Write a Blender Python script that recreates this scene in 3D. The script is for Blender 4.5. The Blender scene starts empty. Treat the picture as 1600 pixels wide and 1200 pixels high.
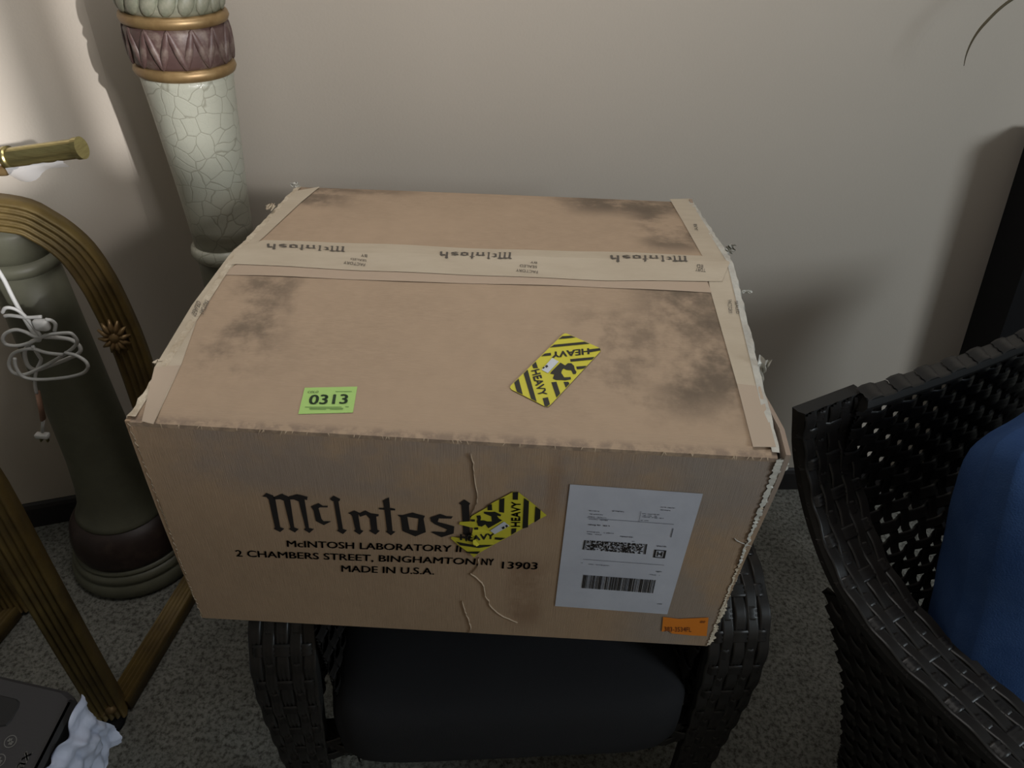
import bpy, bmesh, math, random, json
from mathutils import Vector, Matrix
random.seed(7)
sc = bpy.context.scene
col = sc.collection
PI = math.pi
# ------------------------------------------------------------------ camera
cam_d = bpy.data.cameras.new('camera'); cam = bpy.data.objects.new('camera', cam_d); col.objects.link(cam)
cam_d.sensor_width = 36; cam_d.lens = 24.975; cam_d.clip_start = .02
CM = ((.998439, .055857, 0.), (.034217, -.611621, .790410), (.044150, -.789176, -.612578))
cam.matrix_world = Matrix(((CM[0][0], -CM[0][1], -CM[0][2], 0), (CM[1][0], -CM[1][1], -CM[1][2], 0), (CM[2][0], -CM[2][1], -CM[2][2], 1.45), (0, 0, 0, 1)))
sc.camera = cam
# ------------------------------------------------------------------ world, lights, exposure
sc.view_settings.view_transform = 'Standard'; sc.view_settings.look = 'None'
sc.view_settings.gamma = 1; sc.view_settings.use_curve_mapping = False
sc.view_settings.exposure = 0
w = bpy.data.worlds.new('room_ambience'); sc.world = w; w.use_nodes = True
w.node_tree.nodes['Background'].inputs[0].default_value = (.62, .66, .62, 1)
w.node_tree.nodes['Background'].inputs[1].default_value = .16
def area(name, loc, aim, sx, sy, power, color):
    l = bpy.data.lights.new(name, 'AREA'); l.shape = 'RECTANGLE'; l.size = sx; l.size_y = sy; l.energy = power; l.color = color
    o = bpy.data.objects.new(name, l); col.objects.link(o); o.location = loc
    o.rotation_euler = (Vector(aim) - Vector(loc)).to_track_quat('-Z', 'Y').to_euler(); return o
area('window_daylight', (3.0, -2.7, 2.6), (-3, .5, 1.3), .9, .8, 120, (1, .97, .94))      # through the opening in the added, unseen wall behind the camera
area('side_fill', (1.95, -.35, 1.65), (.2, .8, .7),   .6, .5, 14, (.82, .93, 1))  # added bluish fill for the right of the box front, not a room lamp
area('overhead_fill', (-.10, .80, 2.4), (-.10, .95, 0),   .8, .5, 7.6, (1, .96, .93))  # added overhead fill standing in for ceiling bounce, no fixture there
sl = bpy.data.lights.new('left_wall_fill_spot', 'SPOT'); sl.energy = 1500; sl.spot_size = math.radians(13.5); sl.spot_blend = .45; sl.shadow_soft_size = .035; sl.color = (1, .98, .97)  # added spot that brightens the left wall, not a lamp of the room
so = bpy.data.objects.new('left_wall_fill_spot', sl); col.objects.link(so); so.location = (3.0, -2.7, 2.6)
so.rotation_euler = (Vector((-1.36, 1.14, .95)) - so.location).to_track_quat('-Z', 'Y').to_euler()

# ------------------------------------------------------------------ helpers
def mat(name, base=(.5, .5, .5), rough=.6, metal=0., spec=.5, noise=None, bump=None, alpha=1, trans=0):
    m = bpy.data.materials.new(name); m.use_nodes = True; nt = m.node_tree; b = nt.nodes['Principled BSDF']
    b.inputs['Base Color'].default_value = (*base, 1); b.inputs['Roughness'].default_value = rough
    b.inputs['Metallic'].default_value = metal; b.inputs['Specular IOR Level'].default_value = spec
    b.inputs['Alpha'].default_value = alpha; b.inputs['Transmission Weight'].default_value = trans
    tc = nt.nodes.new('ShaderNodeTexCoord')
    if noise:
        c2, scale, lo, hi = noise[:4]
        n = nt.nodes.new('ShaderNodeTexNoise'); n.inputs['Scale'].default_value = scale; n.inputs['Detail'].default_value = 6; n.inputs['Roughness'].default_value = .65
        mp = nt.nodes.new('ShaderNodeMapping'); mp.inputs['Scale'].default_value = noise[4] if len(noise) > 4 else (1, 1, 1)
        nt.links.new(tc.outputs['Object'], mp.inputs[0]); nt.links.new(mp.outputs[0], n.inputs['Vector'])
        r = nt.nodes.new('ShaderNodeValToRGB'); r.color_ramp.elements[0].position = lo; r.color_ramp.elements[1].position = hi
        r.color_ramp.elements[0].color = (*base, 1); r.color_ramp.elements[1].color = (*c2, 1)
        nt.links.new(n.outputs['Fac'], r.inputs[0]); nt.links.new(r.outputs[0], b.inputs['Base Color'])
    if bump:
        n2 = nt.nodes.new('ShaderNodeTexNoise'); n2.inputs['Scale'].default_value = bump[0]; n2.inputs['Detail'].default_value = 5
        nt.links.new(tc.outputs['Object'], n2.inputs['Vector'])
        bp = nt.nodes.new('ShaderNodeBump'); bp.inputs['Strength'].default_value = bump[1]; bp.inputs['Distance'].default_value = bump[2]
        nt.links.new(n2.outputs['Fac'], bp.inputs['Height']); nt.links.new(bp.outputs[0], b.inputs['Normal'])
    return m
def mesh(name, vs, fs, m, parent=None, smooth=False):
    me = bpy.data.meshes.new(name); me.from_pydata([tuple(v) for v in vs], [], fs); me.update()
    if smooth: me.polygons.foreach_set('use_smooth', [True]*len(me.polygons))
    me.materials.append(m)
    o = bpy.data.objects.new(name, me); col.objects.link(o)
    if parent: o.parent = parent
    return o
def from_bm(name, bm, m, parent=None, smooth=False):
    me = bpy.data.meshes.new(name); bm.to_mesh(me); bm.free()
    if smooth: me.polygons.foreach_set('use_smooth', [True]*len(me.polygons))
    me.materials.append(m); o = bpy.data.objects.new(name, me); col.objects.link(o)
    if parent: o.parent = parent
    return o
def thing(name, label, cat, loc=(0, 0, 0), rz=0, group=None):
    o = bpy.data.objects.new(name, None); col.objects.link(o); o.location = loc; o.rotation_euler = (0, 0, rz)
    o.empty_display_size = .05; o['label'] = label; o['category'] = cat
    if group: o['group'] = group
    return o
def lbl(o, s): o['label'] = s; return o
def struct(o): o['kind'] = 'structure'; return o
class G:
    """growing vertex / face lists"""
    def __init__(s): s.v = []; s.f = []
    def add(s, vs, fs):
        k = len(s.v); s.v += [tuple(v) for v in vs]; s.f += [tuple(i+k for i in f) for f in fs]
    def box(s, c, d, M=None):
        x, y, z = d[0]/2, d[1]/2, d[2]/2
        vs = [Vector((a*x, b*y, e*z)) for a in (-1, 1) for b in (-1, 1) for e in (-1, 1)]
        vs = [(M @ q if M else q) + Vector(c) for q in vs]
        s.add(vs, [(0, 1, 3, 2), (4, 6, 7, 5), (0, 4, 5, 1), (2, 3, 7, 6), (0, 2, 6, 4), (1, 5, 7, 3)])
    def tube(s, pts, r, n=8, close=True, flat=1.0, up=None):
        pts = [Vector(p) for p in pts]; rings = []
        prev = None
        for i, p in enumerate(pts):
            t = (pts[min(i+1, len(pts)-1)] - pts[max(i-1, 0)]).normalized()
            ref = up or (prev if prev else (Vector((0, 0, 1)) if abs(t.z) < .9 else Vector((0, 1, 0))))
            a = (ref - ref.dot(t)*t).normalized(); b = t.cross(a); prev = a
            rr = r[i] if isinstance(r, (list, tuple)) else r
            rings.append([p + a*rr*math.cos(2*PI*k/n) + b*rr*flat*math.sin(2*PI*k/n) for k in range(n)])
        vs = [q for g in rings for q in g]; fs = []
        for i in range(len(pts)-1):
            for k in range(n): fs.append((i*n+k, i*n+(k+1) % n, (i+1)*n+(k+1) % n, (i+1)*n+k))
        if close: fs += [tuple(range(n))[::-1], tuple((len(pts)-1)*n+k for k in range(n))]
        s.add(vs, fs)
    def lathe(s, prof, n=48, c=(0, 0, 0)):
        vs = [(c[0]+r*math.cos(2*PI*k/n), c[1]+r*math.sin(2*PI*k/n), c[2]+z) for r, z in prof for k in range(n)]
        fs = [(i*n+k, i*n+(k+1) % n, (i+1)*n+(k+1) % n, (i+1)*n+k) for i in range(len(prof)-1) for k in range(n)]
        fs += [tuple(range(n))[::-1], tuple((len(prof)-1)*n+k for k in range(n))]
        s.add(vs, fs)
    def obj(s, name, m, parent=None, smooth=False): return mesh(name, s.v, s.f, m, parent, smooth)
def smooth_path(pts, k=4):
    """Catmull-Rom"""
    P = [Vector(p) for p in pts]; P = [2*P[0]-P[1]] + P + [2*P[-1]-P[-2]]; out = []
    for i in range(1, len(P)-2):
        for j in range(k):
            t = j/k; a, b, c, d = P[i-1], P[i], P[i+1], P[i+2]
            out.append(.5*((2*b)+(c-a)*t+(2*a-5*b+4*c-d)*t*t+(3*b-a-3*c+d)*t**3))
    out.append(P[-2]); return out
def rbox(name, d, m, parent=None, bev=.01, seg=2, loc=(0, 0, 0), smooth=True):
    bm = bmesh.new(); bmesh.ops.create_cube(bm, size=1); bmesh.ops.scale(bm, vec=d, verts=bm.verts)
    bmesh.ops.bevel(bm, geom=bm.edges[:], offset=bev, segments=seg, profile=.5, affect='EDGES')
    bmesh.ops.translate(bm, vec=loc, verts=bm.verts)
    return from_bm(name, bm, m, parent, smooth)
def text_polys(s, size=1.0, bold=0):
    cu = bpy.data.curves.new('t', 'FONT'); cu.body = s; cu.size = size; cu.resolution_u = 3; cu.offset = bold
    o = bpy.data.objects.new('t', cu); col.objects.link(o)
    dg = bpy.context.evaluated_depsgraph_get(); me = bpy.data.meshes.new_from_object(o.evaluated_get(dg))
    vs = [tuple(v.co) for v in me.vertices]; fs = [tuple(p.vertices) for p in me.polygons]
    bpy.data.objects.remove(o); bpy.data.curves.remove(cu); bpy.data.meshes.remove(me)
    return vs, fs
def text_fit(g, s, A, B, Cc, place, bold=0):
    """writes s with its baseline from A to B (2-D plane points) and its cap height reaching Cc; place() maps 2-D to 3-D"""
    vs, fs = text_polys(s, 1, bold)
    x0 = min(v[0] for v in vs); x1 = max(v[0] for v in vs); y1 = max(v[1] for v in text_polys('H')[0])
    A, B, Cc = Vector(A), Vector(B), Vector(Cc); e = B-A; u = Cc-A
    g.add([place(*(A + e*((v[0]-x0)/(x1-x0)) + u*(v[1]/y1))) for v in vs], fs)

# measured outlines of the flat prints, stickers and tapes, in tenths of a millimetre
D = json.loads('''{"logo":[[[-2636,8690],[-2584,8754],[-2516,8720],[-2502,8656],[-2519,8205],[-2477,8180],[-2533,8117],[-2598,8166],[-2579,8194],[-2576,8651],[-2597,8689]],[[-2521,8685],[-2413,8754],[-2356,8719],[-2338,8670],[-2359,8212],[-2312,8190],[-2365,8124],[-2425,8176],[-2404,8204],[-2412,8644],[-2448,8665],[-2505,8656]],[[-2358,8708],[-2246,8761],[-2139,8730],[-2153,8675],[-2180,8683],[-2192,8217],[-2136,8205],[-2200,8129],[-2255,8184],[-2232,8214],[-2248,8647],[-2293,8673],[-2347,8669]],[[-2125,8575],[-2033,8638],[-1988,8597],[-1936,8605],[-1942,8576],[-2027,8569],[-2043,8555],[-2032,8385],[-2011,8344],[-1925,8351],[-2019,8279],[-2100,8341],[-2104,8515],[-2120,8555]],[[-1901,8715],[-1853,8769],[-1786,8725],[-1796,8694],[-1811,8682],[-1808,8232],[-1764,8214],[-1817,8144],[-1877,8194],[-1859,8228],[-1863,8678],[-1887,8690]],[[-1724,8498],[-1649,8552],[-1593,8516],[-1613,8483],[-1608,8238],[-1578,8219],[-1628,8149],[-1687,8210],[-1667,8233],[-1683,8456],[-1697,8486]],[[-1611,8499],[-1528,8562],[-1468,8520],[-1384,8512],[-1389,8480],[-1416,8468],[-1417,8254],[-1392,8235],[-1445,8165],[-1513,8225],[-1489,8248],[-1490,8430],[-1527,8490],[-1594,8453]],[[-1327,8732],[-1254,8792],[-1253,8626],[-1198,8616],[-1199,8589],[-1250,8585],[-1247,8247],[-1216,8234],[-1271,8168],[-1325,8225],[-1309,8248],[-1316,8586],[-1376,8593],[-1374,8616],[-1316,8621]],[[-1179,8518],[-1116,8520],[-1071,8496],[-1055,8285],[-995,8174],[-1108,8237],[-1136,8256],[-1146,8479]],[[-1116,8520],[-1008,8570],[-875,8527],[-945,8475],[-1071,8496]],[[-875,8527],[-891,8480],[-872,8257],[-995,8174],[-967,8271],[-945,8475]],[[-1055,8285],[-967,8271],[-995,8174]],[[-819,8506],[-705,8574],[-635,8543],[-565,8544],[-586,8505],[-721,8498],[-736,8440],[-623,8407],[-552,8381],[-560,8261],[-698,8184],[-819,8261],[-782,8275],[-653,8275],[-631,8320],[-765,8395],[-810,8444]],[[-498,8759],[-439,8824],[-377,8769],[-390,8737],[-380,8298],[-358,8268],[-408,8220],[-459,8270],[-452,8292],[-473,8730]],[[-382,8564],[-257,8636],[-199,8558],[-164,8262],[-213,8192],[-264,8254],[-250,8277],[-276,8510],[-367,8502]]],"st_base":[[[558,6910],[584,6930],[610,6926],[966,6709],[988,6679],[980,6641],[419,5781],[388,5748],[349,5754],[-1,5971],[-20,6004],[-8,6039]]],"st_black":[[[505,6817],[553,6872],[653,6889],[705,6860]],[[406,6667],[457,6719],[806,6792],[865,6763]],[[851,6614],[849,6664],[978,6694],[987,6657]],[[310,6513],[351,6563],[419,6580],[423,6537]],[[640,6447],[635,6489],[912,6544],[881,6497]],[[708,6329],[700,6373],[818,6393],[783,6346]],[[23,6075],[69,6142],[121,5902],[56,5941]],[[120,6223],[163,6289],[270,5808],[210,5847]],[[332,5861],[388,5882],[410,5780],[380,5748],[353,5754]],[[211,6364],[252,6424],[277,6321],[225,6313]],[[423,6108],[480,6120],[519,5946],[479,5883]],[[557,6123],[610,6129],[620,6099],[579,6036]],[[527,6427],[577,6383],[611,6423],[648,6423],[677,6383],[684,6330],[703,6284],[690,6254],[661,6252],[646,6310],[592,6312],[560,6334],[543,6309],[534,6261],[566,6193],[636,6204],[639,6169],[574,6147],[533,6150],[476,6146],[439,6167],[456,6232],[411,6241],[427,6277],[477,6352]]],"st_white":[[[434,6492],[507,6438],[386,6245],[316,6293]]],"st_mark":[[[324,6324],[344,6343],[353,6326],[336,6304]],[[354,6353],[377,6375],[390,6346],[365,6321]]],"st_t":[[850,6683],[432,6593],[852,6586],[205,6272],[294,5886],[287,6309]],"sf_base":[[[-359,8575],[-204,8720],[-144,8799],[-9,8916],[80,8995],[134,8988],[322,8803],[457,8654],[263,8473],[80,8289],[-109,8111],[-238,7999],[-287,7956],[-328,7875],[-382,7967],[-420,7996],[-506,8083],[-592,8182],[-583,8214],[-372,8201],[-349,8325],[-341,8386],[-498,8427],[-490,8470],[-358,8492],[-375,8538]]],"sf_black":[[[-531,8144],[-330,8117],[-109,8117],[-158,8088],[-272,8075],[-486,8091]],[[-436,7988],[-255,8004],[-287,7963],[-378,7955]],[[-97,8249],[25,8247],[-30,8205],[-96,8212]],[[-329,8399],[-285,8403],[-285,8367],[-329,8363]],[[-367,8527],[-323,8531],[-323,8495],[-360,8492]],[[73,8989],[130,8999],[132,8877],[78,8873]],[[196,8910],[252,8865],[265,8449],[206,8420]],[[326,8792],[384,8740],[390,8601],[331,8532]],[[-65,8867],[-12,8893],[-7,8662],[-62,8669]],[[-190,8761],[-144,8788],[-137,8691],[-188,8687]],[[83,8410],[138,8421],[137,8360],[87,8307]],[[-227,8661],[-140,8662],[-109,8671],[-37,8630],[-44,8601],[-84,8609],[-59,8564],[-22,8538],[-173,8395],[-207,8458],[-246,8418],[-286,8427],[-303,8497],[-295,8533],[-308,8590],[-265,8600],[-256,8560],[-263,8518],[-224,8521],[-184,8507],[-136,8511],[-146,8592],[-226,8632]]],"sf_white":[[[-2,8522],[61,8456],[-98,8304],[-152,8360]]],"sf_mark":[[[-26,8425],[1,8451],[10,8416],[-13,8396]],[[13,8458],[32,8477],[45,8449],[26,8427]]],"sf_crumple":[[[-349,8325],[-323,8230],[-290,8171],[-265,8123],[-330,8117],[-339,8204]]],"sf_t":[[-482,8185],[-108,8217],[-482,8278],[173,8448],[160,8846],[83,8440]],"paper":[[[665,9147],[2064,9117],[2070,6978],[680,7018]]],"pp_lines":[[[1168,8645],[1847,8627],[1849,8621],[1169,8639]],[[1458,8802],[1462,8803],[1467,8636],[1463,8635]],[[926,7949],[1863,7925],[1865,7919],[927,7943]],[[1847,8557],[1856,8558],[1860,8411],[1851,8410]],[[898,8658],[1168,8645],[1169,8639],[899,8652]]],"pp_rows":[[[905,8776],[1018,8774],[1020,8757],[907,8759]],[[1155,8793],[1301,8790],[1304,8770],[1158,8773]],[[918,8723],[1065,8720],[1067,8705],[920,8707]],[[909,8679],[1110,8675],[1112,8662],[911,8663]],[[920,8640],[1126,8636],[1128,8619],[922,8624]],[[920,8556],[1160,8551],[1163,8522],[924,8527]],[[923,8434],[1221,8428],[1223,8412],[925,8418]],[[927,8398],[1105,8394],[1106,8382],[929,8381]],[[1297,8388],[1445,8385],[1448,8365],[1300,8368]],[[1424,8315],[1472,8314],[1475,8296],[1426,8297]],[[1482,8775],[1669,8771],[1670,8761],[1485,8760]],[[1484,8746],[1647,8743],[1648,8734],[1487,8730]],[[1488,8723],[1724,8718],[1725,8713],[1490,8707]],[[1479,8667],[1566,8665],[1568,8652],[1482,8651]],[[1726,8261],[1856,8258],[1861,8232],[1730,8235]],[[918,7893],[968,7892],[970,7871],[920,7872]],[[1001,7872],[1244,7866],[1246,7850],[1003,7854]],[[1787,7813],[1865,7811],[1869,7786],[1792,7788]],[[1716,7745],[1852,7742],[1856,7723],[1719,7726]],[[1909,7195],[1969,7194],[1973,7174],[1913,7175]],[[1661,8892],[1819,8889],[1820,8884],[1664,8877]],[[1668,8849],[1774,8846],[1776,8838],[1671,8833]]],"pp_code1":[[909,8282],[1616,8273],[1623,8098],[904,8118]],"pp_code2":[[964,7664],[1820,7639],[1829,7389],[968,7413]],"pp_icon":[[1711,8187],[1846,8182],[1850,8043],[1717,8049]],"orange":[[[2029,6920],[2224,6898],[2584,6959],[2644,6564],[2450,6560],[2203,6578],[2153,6630],[2067,6607]]],"or_t":[[2097,6624],[2434,6643],[2080,6720]],"tag":[[[-2191,5851],[-1643,5908],[-1613,5525],[-2159,5463]]],"tag_t":[[-2087,5605],[-1700,5643],[-2101,5741],[-2141,5767],[-2032,5778],[-2139,5799]],"tag_r":[[[-1855,5817],[-1685,5830],[-1686,5821],[-1856,5809]],[[-2114,5567],[-1743,5595],[-1744,5587],[-2115,5559]],[[-1705,5603],[-1669,5606],[-1670,5598],[-1706,5595]],[[-2064,5552],[-1720,5578],[-1721,5570],[-2065,5544]],[[-2061,5540],[-1893,5552],[-1893,5544],[-2062,5531]],[[-1854,5555],[-1724,5565],[-1725,5557],[-1854,5547]]],"crack":[[-376,9507],[-348,9328],[-340,9171],[-302,8884],[-327,8712],[-375,8574],[-388,8500],[-352,8419],[-320,8094],[-273,7871],[-278,7730],[-351,7569]],"crack2":[[-367,7567],[-266,7454],[-203,7336],[-183,7147],[-134,7048],[-124,6958],[17,6770],[233,6626]],"crack3":[[-465,7018],[-424,6796],[-391,6663],[-357,6457],[-373,6342]],"crack4":[[2552,8471],[2620,8390],[2806,8362]],"tape_c":[[[-3513,8791],[-1852,8772],[-273,8685],[1195,8711],[2642,8646],[2760,8423],[2594,8028],[1145,7972],[-239,7999],[-2052,8035],[-3649,8102],[-3754,8066],[-3727,8592]]],"tape_c2":[[[-3773,7857],[-3649,8102],[-2052,8035],[-239,7999],[1145,7972],[2407,8019],[2430,7802],[736,7846],[-1363,7831],[-3326,7867]]],"tape_l":[[[-3660,5237],[-3867,6048],[-3891,7187],[-3825,8278],[-3762,8819],[-3684,9846],[-3679,10899],[-3358,11185],[-3446,10367],[-3551,8906],[-3617,8398],[-3709,7934],[-3737,6980],[-3602,6100],[-3534,5211]]],"tape_r":[[[2504,11576],[2890,11707],[2810,10577],[2760,8501],[2724,7668],[2715,6654],[2711,6206],[2694,5365],[2458,5348],[2456,6228],[2419,7839],[2454,8683],[2482,10174]]],"tape_ll":[[[-3660,5237],[-3867,6048],[-3602,6100],[-3586,5692],[-3534,5211]]],"tape_rl":[[[2456,6228],[2711,6206],[2694,5365],[2458,5348]]],"tp_words":[[[-2340,8641],[-3425,8681],[-2300,8426]],[[-88,8564],[-1057,8567],[-90,8344]],[[2244,8615],[1210,8586],[2212,8386]]],"tp_fac":[[[-1989,8184],[-2275,8230],[-1987,8125]],[[-1990,8273],[-2207,8308],[-1981,8229]],[[-2004,8393],[-2091,8405],[-1992,8333]],[[249,8119],[-32,8148],[250,8064]],[[239,8230],[14,8249],[240,8174]],[[238,8316],[146,8326],[239,8273]],[[2420,8272],[2289,8280],[2410,8204]],[[2399,8353],[2318,8363],[2389,8284]]],"tp_side":[[[-3825,7012],[-3856,7282],[-3757,6953]],[[-3744,7042],[-3766,7314],[-3682,6996]],[[2593,7637],[2565,7384],[2644,7664]],[[2678,7629],[2658,7389],[2719,7643]],[[2613,10092],[2566,9759],[2663,10099]]],"cord":[[[-8526,9500,9492],[-8169,9500,9146],[-8055,9500,8698],[-8019,9500,8341],[-7964,9500,8015],[-7892,9500,7648],[-7858,9500,7523],[-8013,9500,7464],[-8232,9500,7237],[-8293,9500,6966],[-8177,9500,6872],[-7921,9500,6975],[-7532,9500,7153],[-7304,9500,7268],[-7252,9500,7386],[-7352,9500,7525],[-7574,9500,7574],[-7753,9500,7594]],[[-7671,9400,7666],[-7934,9400,7522],[-8176,9400,7441],[-8354,9400,7461],[-8377,9400,7572],[-8292,9400,7688],[-8139,9400,7745],[-7996,9400,7707],[-7817,9400,7625],[-7520,9400,7724],[-7242,9400,7774],[-7178,9400,7731],[-7178,9400,7573],[-7341,9400,7401],[-7657,9400,7183],[-7995,9400,6992],[-8291,9400,6853],[-8475,9400,6874],[-8512,9400,7024],[-8417,9400,7197],[-8255,9400,7306],[-7983,9400,7390],[-7735,9400,7342],[-7473,9400,7327]],[[-7433,9350,7365],[-7233,9350,7330],[-7102,9350,7241],[-7099,9350,7125],[-7240,9350,6981],[-7525,9350,6859],[-7851,9350,6784],[-8075,9350,6769],[-8252,9350,6808],[-8325,9350,6905],[-8342,9350,7072],[-8317,9350,7206]],[[-7628,9450,8008],[-7840,9450,7994],[-8013,9450,8013],[-8146,9450,8005],[-8251,9450,7967]],[[-8184,9400,8094],[-8095,9400,8189],[-7996,9400,8181],[-7906,9400,8082],[-7830,9400,7874],[-7752,9400,7661]],[[-7560,9450,7982],[-7491,9450,7956],[-7466,9450,7866],[-7535,9450,7721]],[[-7945,9400,7457],[-7935,9400,7230],[-7945,9400,7130],[-8090,9400,6918],[-8189,9400,6670],[-8232,9400,6456]]],"cord_m":[[-7644,9400,7886],[-8232,9400,6456],[-8362,9400,5823],[-8491,9400,5506],[-8523,9400,5418],[-9125,9400,5301],[-8988,9400,5391],[-8618,9400,5438],[-8407,9400,5414]],"arch":[[-8215,10231,9406],[-7914,10340,9298],[-7742,10403,9135],[-7574,10464,8934],[-7402,10527,8598],[-7287,10568,8143],[-7215,10594,7618],[-7142,10621,6521]],"rod":[[-7644,10000,10395],[-6403,10000,10626],[-7503,10000,10249],[-6571,10000,10485]],"twig":[[7639,13600,11605],[7603,13600,11793],[7606,13600,11989],[7652,13600,12183],[7756,13600,12387],[7866,13600,12548],[8013,13600,12690],[8301,13600,12865],[8715,13600,12885]],"nail":[[1112,14242,11582],[1160,14245,11475],[1156,14245,11199],[1236,14249,10388]],"K":[-7662,13321,0],"A":[-12019,11740,0],"B":[8261,14643,0]}''')

def P4(p): return [q*1e-4 for q in p]
def keep(o, t):
    """child built in world coordinates under a thing that stands at t.location"""
    o.parent = t; o.matrix_parent_inverse = Matrix.Translation(-Vector(t.location)); return o
# ------------------------------------------------------------------ materials
M = {}
M['wall'] = mat('wall_paint', (.60, .535, .46), .75, spec=.3, noise=((.575, .51, .435), 1.5, .3, .7), bump=(220, .12, .002))
M['base'] = mat('dark_baseboard', (.018, .015, .016), .5)
M['rope'] = mat('verdigris_rope', (.16, .17, .12), .45, noise=((.34, .32, .25), 30, .45, .75), bump=(60, .2, .003))
M['purple'] = mat('plum_band', (.088, .05, .045), .5, noise=((.25, .20, .165), 34, .48, .78), bump=(70, .3, .003))
M['dark_plum'] = mat('dark_plum_glaze', (.030, .017, .015), .5, noise=((.075, .05, .04), 20, .5, .8))
M['gold'] = mat('antique_gold', (.30, .20, .09), .42, .45, noise=((.20, .12, .05), 25, .4, .7))
M['green'] = mat('olive_glaze', (.14, .14, .10), .5, noise=((.095, .095, .065), 9, .35, .7), bump=(40, .2, .003))
M['frame'] = mat('aged_gold_rattan', (.19, .13, .04), .5, .3, noise=((.09, .06, .025), 16, .35, .75), bump=(90, .35, .002))
M['brass'] = mat('brushed_brass', (.42, .36, .16), .28, .9, noise=((.30, .25, .11), 40, .4, .7, (1, 1, 12)))
M['cord'] = mat('white_cord', (.50, .50, .49), .5)
M['sleeve'] = mat('faded_pink_sleeve', (.33, .19, .13), .7)
M['wicker'] = mat('black_wicker', (.015, .0132, .0122), .40, spec=.42)
M['core'] = mat('black_wicker_core', (.006, .0055, .005), .7)
M['fabric'] = mat('black_cushion_cloth', (.022, .022, .024), .95, spec=.15, bump=(600, .4, .001))
M['denim'] = mat('blue_denim', (.024, .055, .15), .95, spec=.08, noise=((.042, .085, .20), 14, .3, .75), bump=(500, .6, .001))
M['black'] = mat('black_laminate', (.006, .006, .007), .8, spec=.2)
M['bin'] = mat('charcoal_plastic', (.035, .034, .037), .6, bump=(300, .25, .001))
M['bin_dark'] = mat('dark_recess_plastic', (.012, .012, .013), .7)
M['icon'] = mat('pale_grey_print', (.16, .16, .15), .7)
M['bag'] = mat('white_plastic_bag', (.62, .66, .80), .35, bump=(30, .3, .004))
M['film'] = mat('clear_plastic_film', (.75, .75, .78), .25, alpha=.45)
M['ink'] = mat('black_print', (.022, .019, .018), .75, spec=.2)
M['ink_thin'] = mat('grey_print', (.10, .10, .12), .8)
M['ink_tape'] = mat('faded_tape_print', (.10, .085, .07), .8)
M['ytag'] = mat('yellow_sticker', (.66, .60, .045), .45)
M['sblack'] = mat('sticker_black', (.012, .012, .008), .5)
M['swhite'] = mat('sticker_white', (.62, .65, .72), .5)
M['lime'] = mat('lime_tag_paper', (.42, .66, .19), .7)
M['limeink'] = mat('dark_green_ink', (.02, .05, .015), .7)
M['limegrey'] = mat('pale_green_ink', (.20, .34, .10), .7)
M['orange'] = mat('orange_sticker_paper', (.80, .24, .02), .6)
M['orangeink'] = mat('brown_ink', (.10, .02, .01), .7)
M['paper'] = mat('white_label_paper', (.60, .62, .70), .4, noise=((.52, .54, .62), 14, .35, .7), bump=(26, .18, .004))
M['tape'] = mat('pale_paper_tape', (.55, .47, .36), .6, noise=((.47, .39, .29), 9, .3, .7, (1, 3, 1)), bump=(60, .15, .002))
M['tape2'] = mat('thin_clear_tape_edge', (.47, .36, .27), .35)
M['tape3'] = mat('brown_paper_tape', (.47, .37, .28), .6)
M['tear'] = mat('torn_board_edge', (.62, .54, .42), .85, noise=((.42, .33, .23), 60, .35, .7), bump=(120, .6, .004))
M['tapewhite'] = mat('crumpled_white_tape', (.58, .56, .50), .4, noise=((.40, .38, .34), 35, .35, .7), bump=(60, .5, .005))
M['crease'] = mat('torn_paper_line', (.52, .40, .28), .85)
M['mark'] = mat('wall_scuff', (.36, .30, .24), .8)
M['twig'] = mat('dry_stem', (.10, .08, .045), .7)
M['vase'] = mat('dark_vase_glaze', (.02, .018, .016), .4)

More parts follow.
